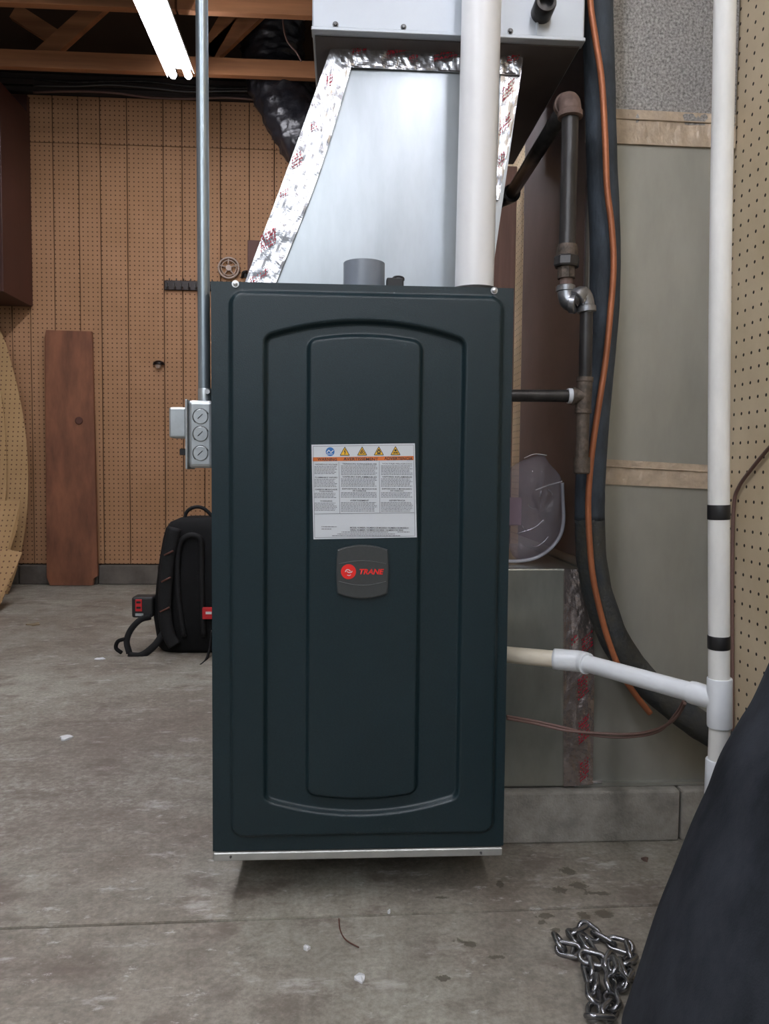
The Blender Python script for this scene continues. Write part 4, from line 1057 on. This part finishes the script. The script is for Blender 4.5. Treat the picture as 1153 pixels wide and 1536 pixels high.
# ================================================================== CHAIN
def chain():
    th_ = thing('steel_chain', 'pile of dark steel chain on the concrete beside the canvas sack', 'chain', P(880, 1450, Z=0))
    L, Wd_, r = .0315, .0165, .0037      # centre line half sizes
    path = []; n = 9
    hl = (L-Wd_*0)/2; hw = Wd_/2*1.0
    for k in range(n): a = -math.pi/2+math.pi*k/(n-1); path.append(Vector((hl*.55+hw*math.cos(a), hw*math.sin(a), 0)))
    for k in range(n): a = math.pi/2+math.pi*k/(n-1); path.append(Vector((-hl*.55+hw*math.cos(a), hw*math.sin(a), 0)))
    seg = 8; vs = []; fs = []; N = len(path)
    for i in range(N):
        t = (path[(i+1) % N]-path[i-1]).normalized(); u = Vector((0, 0, 1)); v = t.cross(u)
        for k in range(seg): a = 2*math.pi*k/seg; vs.append(path[i]+(u*math.sin(a)+v*math.cos(a))*r)
    for i in range(N):
        for k in range(seg): fs.append((i*seg+k, ((i+1) % N)*seg+k, ((i+1) % N)*seg+(k+1) % seg, i*seg+(k+1) % seg))
    me = bpy.data.meshes.new('link'); me.from_pydata([tuple(v) for v in vs], [], fs); me.materials.append(M['steel'])
    for p in me.polygons: p.use_smooth = True
    bm = bmesh.new(); bm.from_mesh(me); bmesh.ops.recalc_face_normals(bm, faces=bm.faces); bm.to_mesh(me); bm.free()
    c = [(110, 270), (150, 380), (240, 440), (350, 420), (340, 300), (270, 220), (330, 180), (430, 180), (560, 280), (690, 330), (800, 350), (900, 400), (960, 450), (880, 500), (830, 580), (890, 610), (860, 720), (760, 800), (740, 700), (690, 560), (660, 640), (720, 740), (650, 850), (720, 940), (760, 980), (690, 1040), (640, 1120), (580, 1200), (500, 1120), (480, 1020), (580, 960), (480, 900), (460, 830), (520, 760), (470, 680), (400, 610), (460, 520), (560, 580), (480, 480), (420, 400), (390, 330)]
    c += []
    W2 = [P(820+a/7.2, 1370+b/7.2, Z=.006) for a, b in c]
    extra = [P(900, 1545, Z=.006), P(890, 1570, Z=.006), P(905, 1600, Z=.006)]
    rgc = random.Random(5)
    sp2 = spline(W2, 10)
    pitch = .0245; acc = 0; pos = [sp2[0]]; last = sp2[0]
    for a, b in zip(sp2[:-1], sp2[1:]):
        dseg = (b-a).length; s0 = 0
        while acc+dseg-s0 >= pitch:
            s0 += pitch-acc; acc = 0; pos.append(a.lerp(b, s0/dseg))
        acc += dseg-s0
    used = []
    for i in range(len(pos)-1):
        p = (pos[i]+pos[i+1])/2; d_ = (pos[i+1]-pos[i]).normalized()
        lift = sum(1 for q in used[:-2] if (Vector((q.x, q.y))-Vector((p.x, p.y))).length < .024)
        z = .0085+min(lift, 3)*.008
        roll = (rad(32) if i % 2 else rad(-48))+rgc.uniform(-.25, .25)
        xax = Vector((d_.x, d_.y, rgc.uniform(-.15, .15))).normalized(); zax = Vector((0, 0, 1)); yax = zax.cross(xax).normalized(); zax = xax.cross(yax)
        R = Matrix((xax, yax, zax)).transposed().to_4x4()@Matrix.Rotation(roll, 4, 'X')
        o = bpy.data.objects.new('link', me); C.objects.link(o)
        o.parent = th_; o.matrix_local = Matrix.Translation(Vector((p.x, p.y, z))-th_.location)@R
        used.append(p)
chain()

# ================================================================== CANVAS SACK
edge_px = [(1170, 965), (1153, 1003), (1117, 1081), (1095, 1117), (1063, 1175), (1043, 1228), (1019, 1279), (987, 1356), (958, 1429), (929, 1516), (905, 1590)]
YS = .765
rings = []
def sack_ring(xl, z, ry, xr):
    xl += .030
    r_ = []; cx2 = (xl+xr)/2; hw = (xr-xl)/2
    for k in range(64):
        t = 2*math.pi*k/64; ct, st = math.cos(t), math.sin(t)
        f = 1+.035*noise.noise(Vector((ct*2.0, st*2.0, z*5)))+.018*noise.noise(Vector((ct*5, st*5, z*11)))
        r_.append(Vector((cx2+hw*math.copysign(abs(ct)**.8, ct)*(f if ct > -.3 else 1), YS-.01+ry*math.copysign(abs(st)**.8, st)*f, z)))
    return r_
L_ = [P(a, b, Y=YS) for a, b in edge_px]
pts = spline(list(reversed(L_)), 6)
xr_ = XR-.012
z_lo = pts[0].z
base_x = pts[0].x
rings.append(sack_ring(base_x+.005, .002, .135, xr_-.01))
for p in pts:
    if p.z > .01: rings.append(sack_ring(p.x, p.z, .15*min(1, .55+.45*(xr_-p.x)/.4), xr_-.004))
pe = pts[-1]
for k in range(1, 9):
    t = k/8; x_ = pe.x+(xr_-.06-pe.x)*t*.9; rings.append(sack_ring(min(x_, xr_-.03), pe.z+.12*t, .10*(1-t*.75), xr_-.006-.02*t))
sk = loft('canvas_sack', rings, M['canvas'])
tag(sk, 'large faded navy canvas sack slumped against the right wall, nearest the viewer', 'sack')

# ================================================================== FLOOR LITTER
def scrap(name, px, py, r, m, lb, cat, seed, grp=None):
    p = P(px, py, Z=0); rg2 = random.Random(seed); n = 9
    top = [Vector((p.x+math.cos(2*math.pi*k/n)*r*rg2.uniform(.5, 1.2), p.y+math.sin(2*math.pi*k/n)*r*rg2.uniform(.5, 1.2), rg2.uniform(.002, .006))) for k in range(n)]
    vs = top+[Vector((v.x, v.y, .0004)) for v in top]+[Vector((p.x, p.y, .006)), Vector((p.x, p.y, .0004))]
    fs = [(k, (k+1) % n, 2*n) for k in range(n)]+[(n+(k+1) % n, n+k, 2*n+1) for k in range(n)]+[(k, n+k, n+(k+1) % n, (k+1) % n) for k in range(n)]
    o = recalc(mesh(name, vs, fs, m)); tag(o, lb, cat, grp)
scrap('paper_scrap', 541, 1469, .009, M['paper'], 'crumpled silvery white scrap on the floor in front of the furnace', 'scrap', 1)
scrap('white_chip', 150, 989, .016, M['paper'], 'bright white chip on the floor left of the backpack', 'chip', 2)
scrap('white_chip', 100, 1108, .018, M['paper'], 'pale flat chip on the concrete at far left', 'chip', 3)
scrap('dry_leaf', 52, 937, .03, M['leaf'], 'dry brown leaf on the floor before the leaning plank', 'leaf', 4)
scrap('white_chip', 583, 1370, .0025, M['paper'], 'tiny white chip on the floor joint below the furnace', 'chip', 5)
scrap('white_chip', 460, 1424, .005, M['paper'], 'small white chip on the floor lower left of the furnace', 'chip', 6)
scrap('leaf_bit', 1035-68, 1290, .008, M['rust'], 'small rusty leaf bit at the foot of the concrete block', 'leaf', 7)
o = tube('twig', [P(508, 1378, Z=.002), P(510, 1395, Z=.002), P(519, 1410, Z=.003), P(538, 1421, Z=.002)], .0009, M['brown'], None, seg=6); tag(o, 'thin curved dark twig on the floor below the furnace', 'twig')
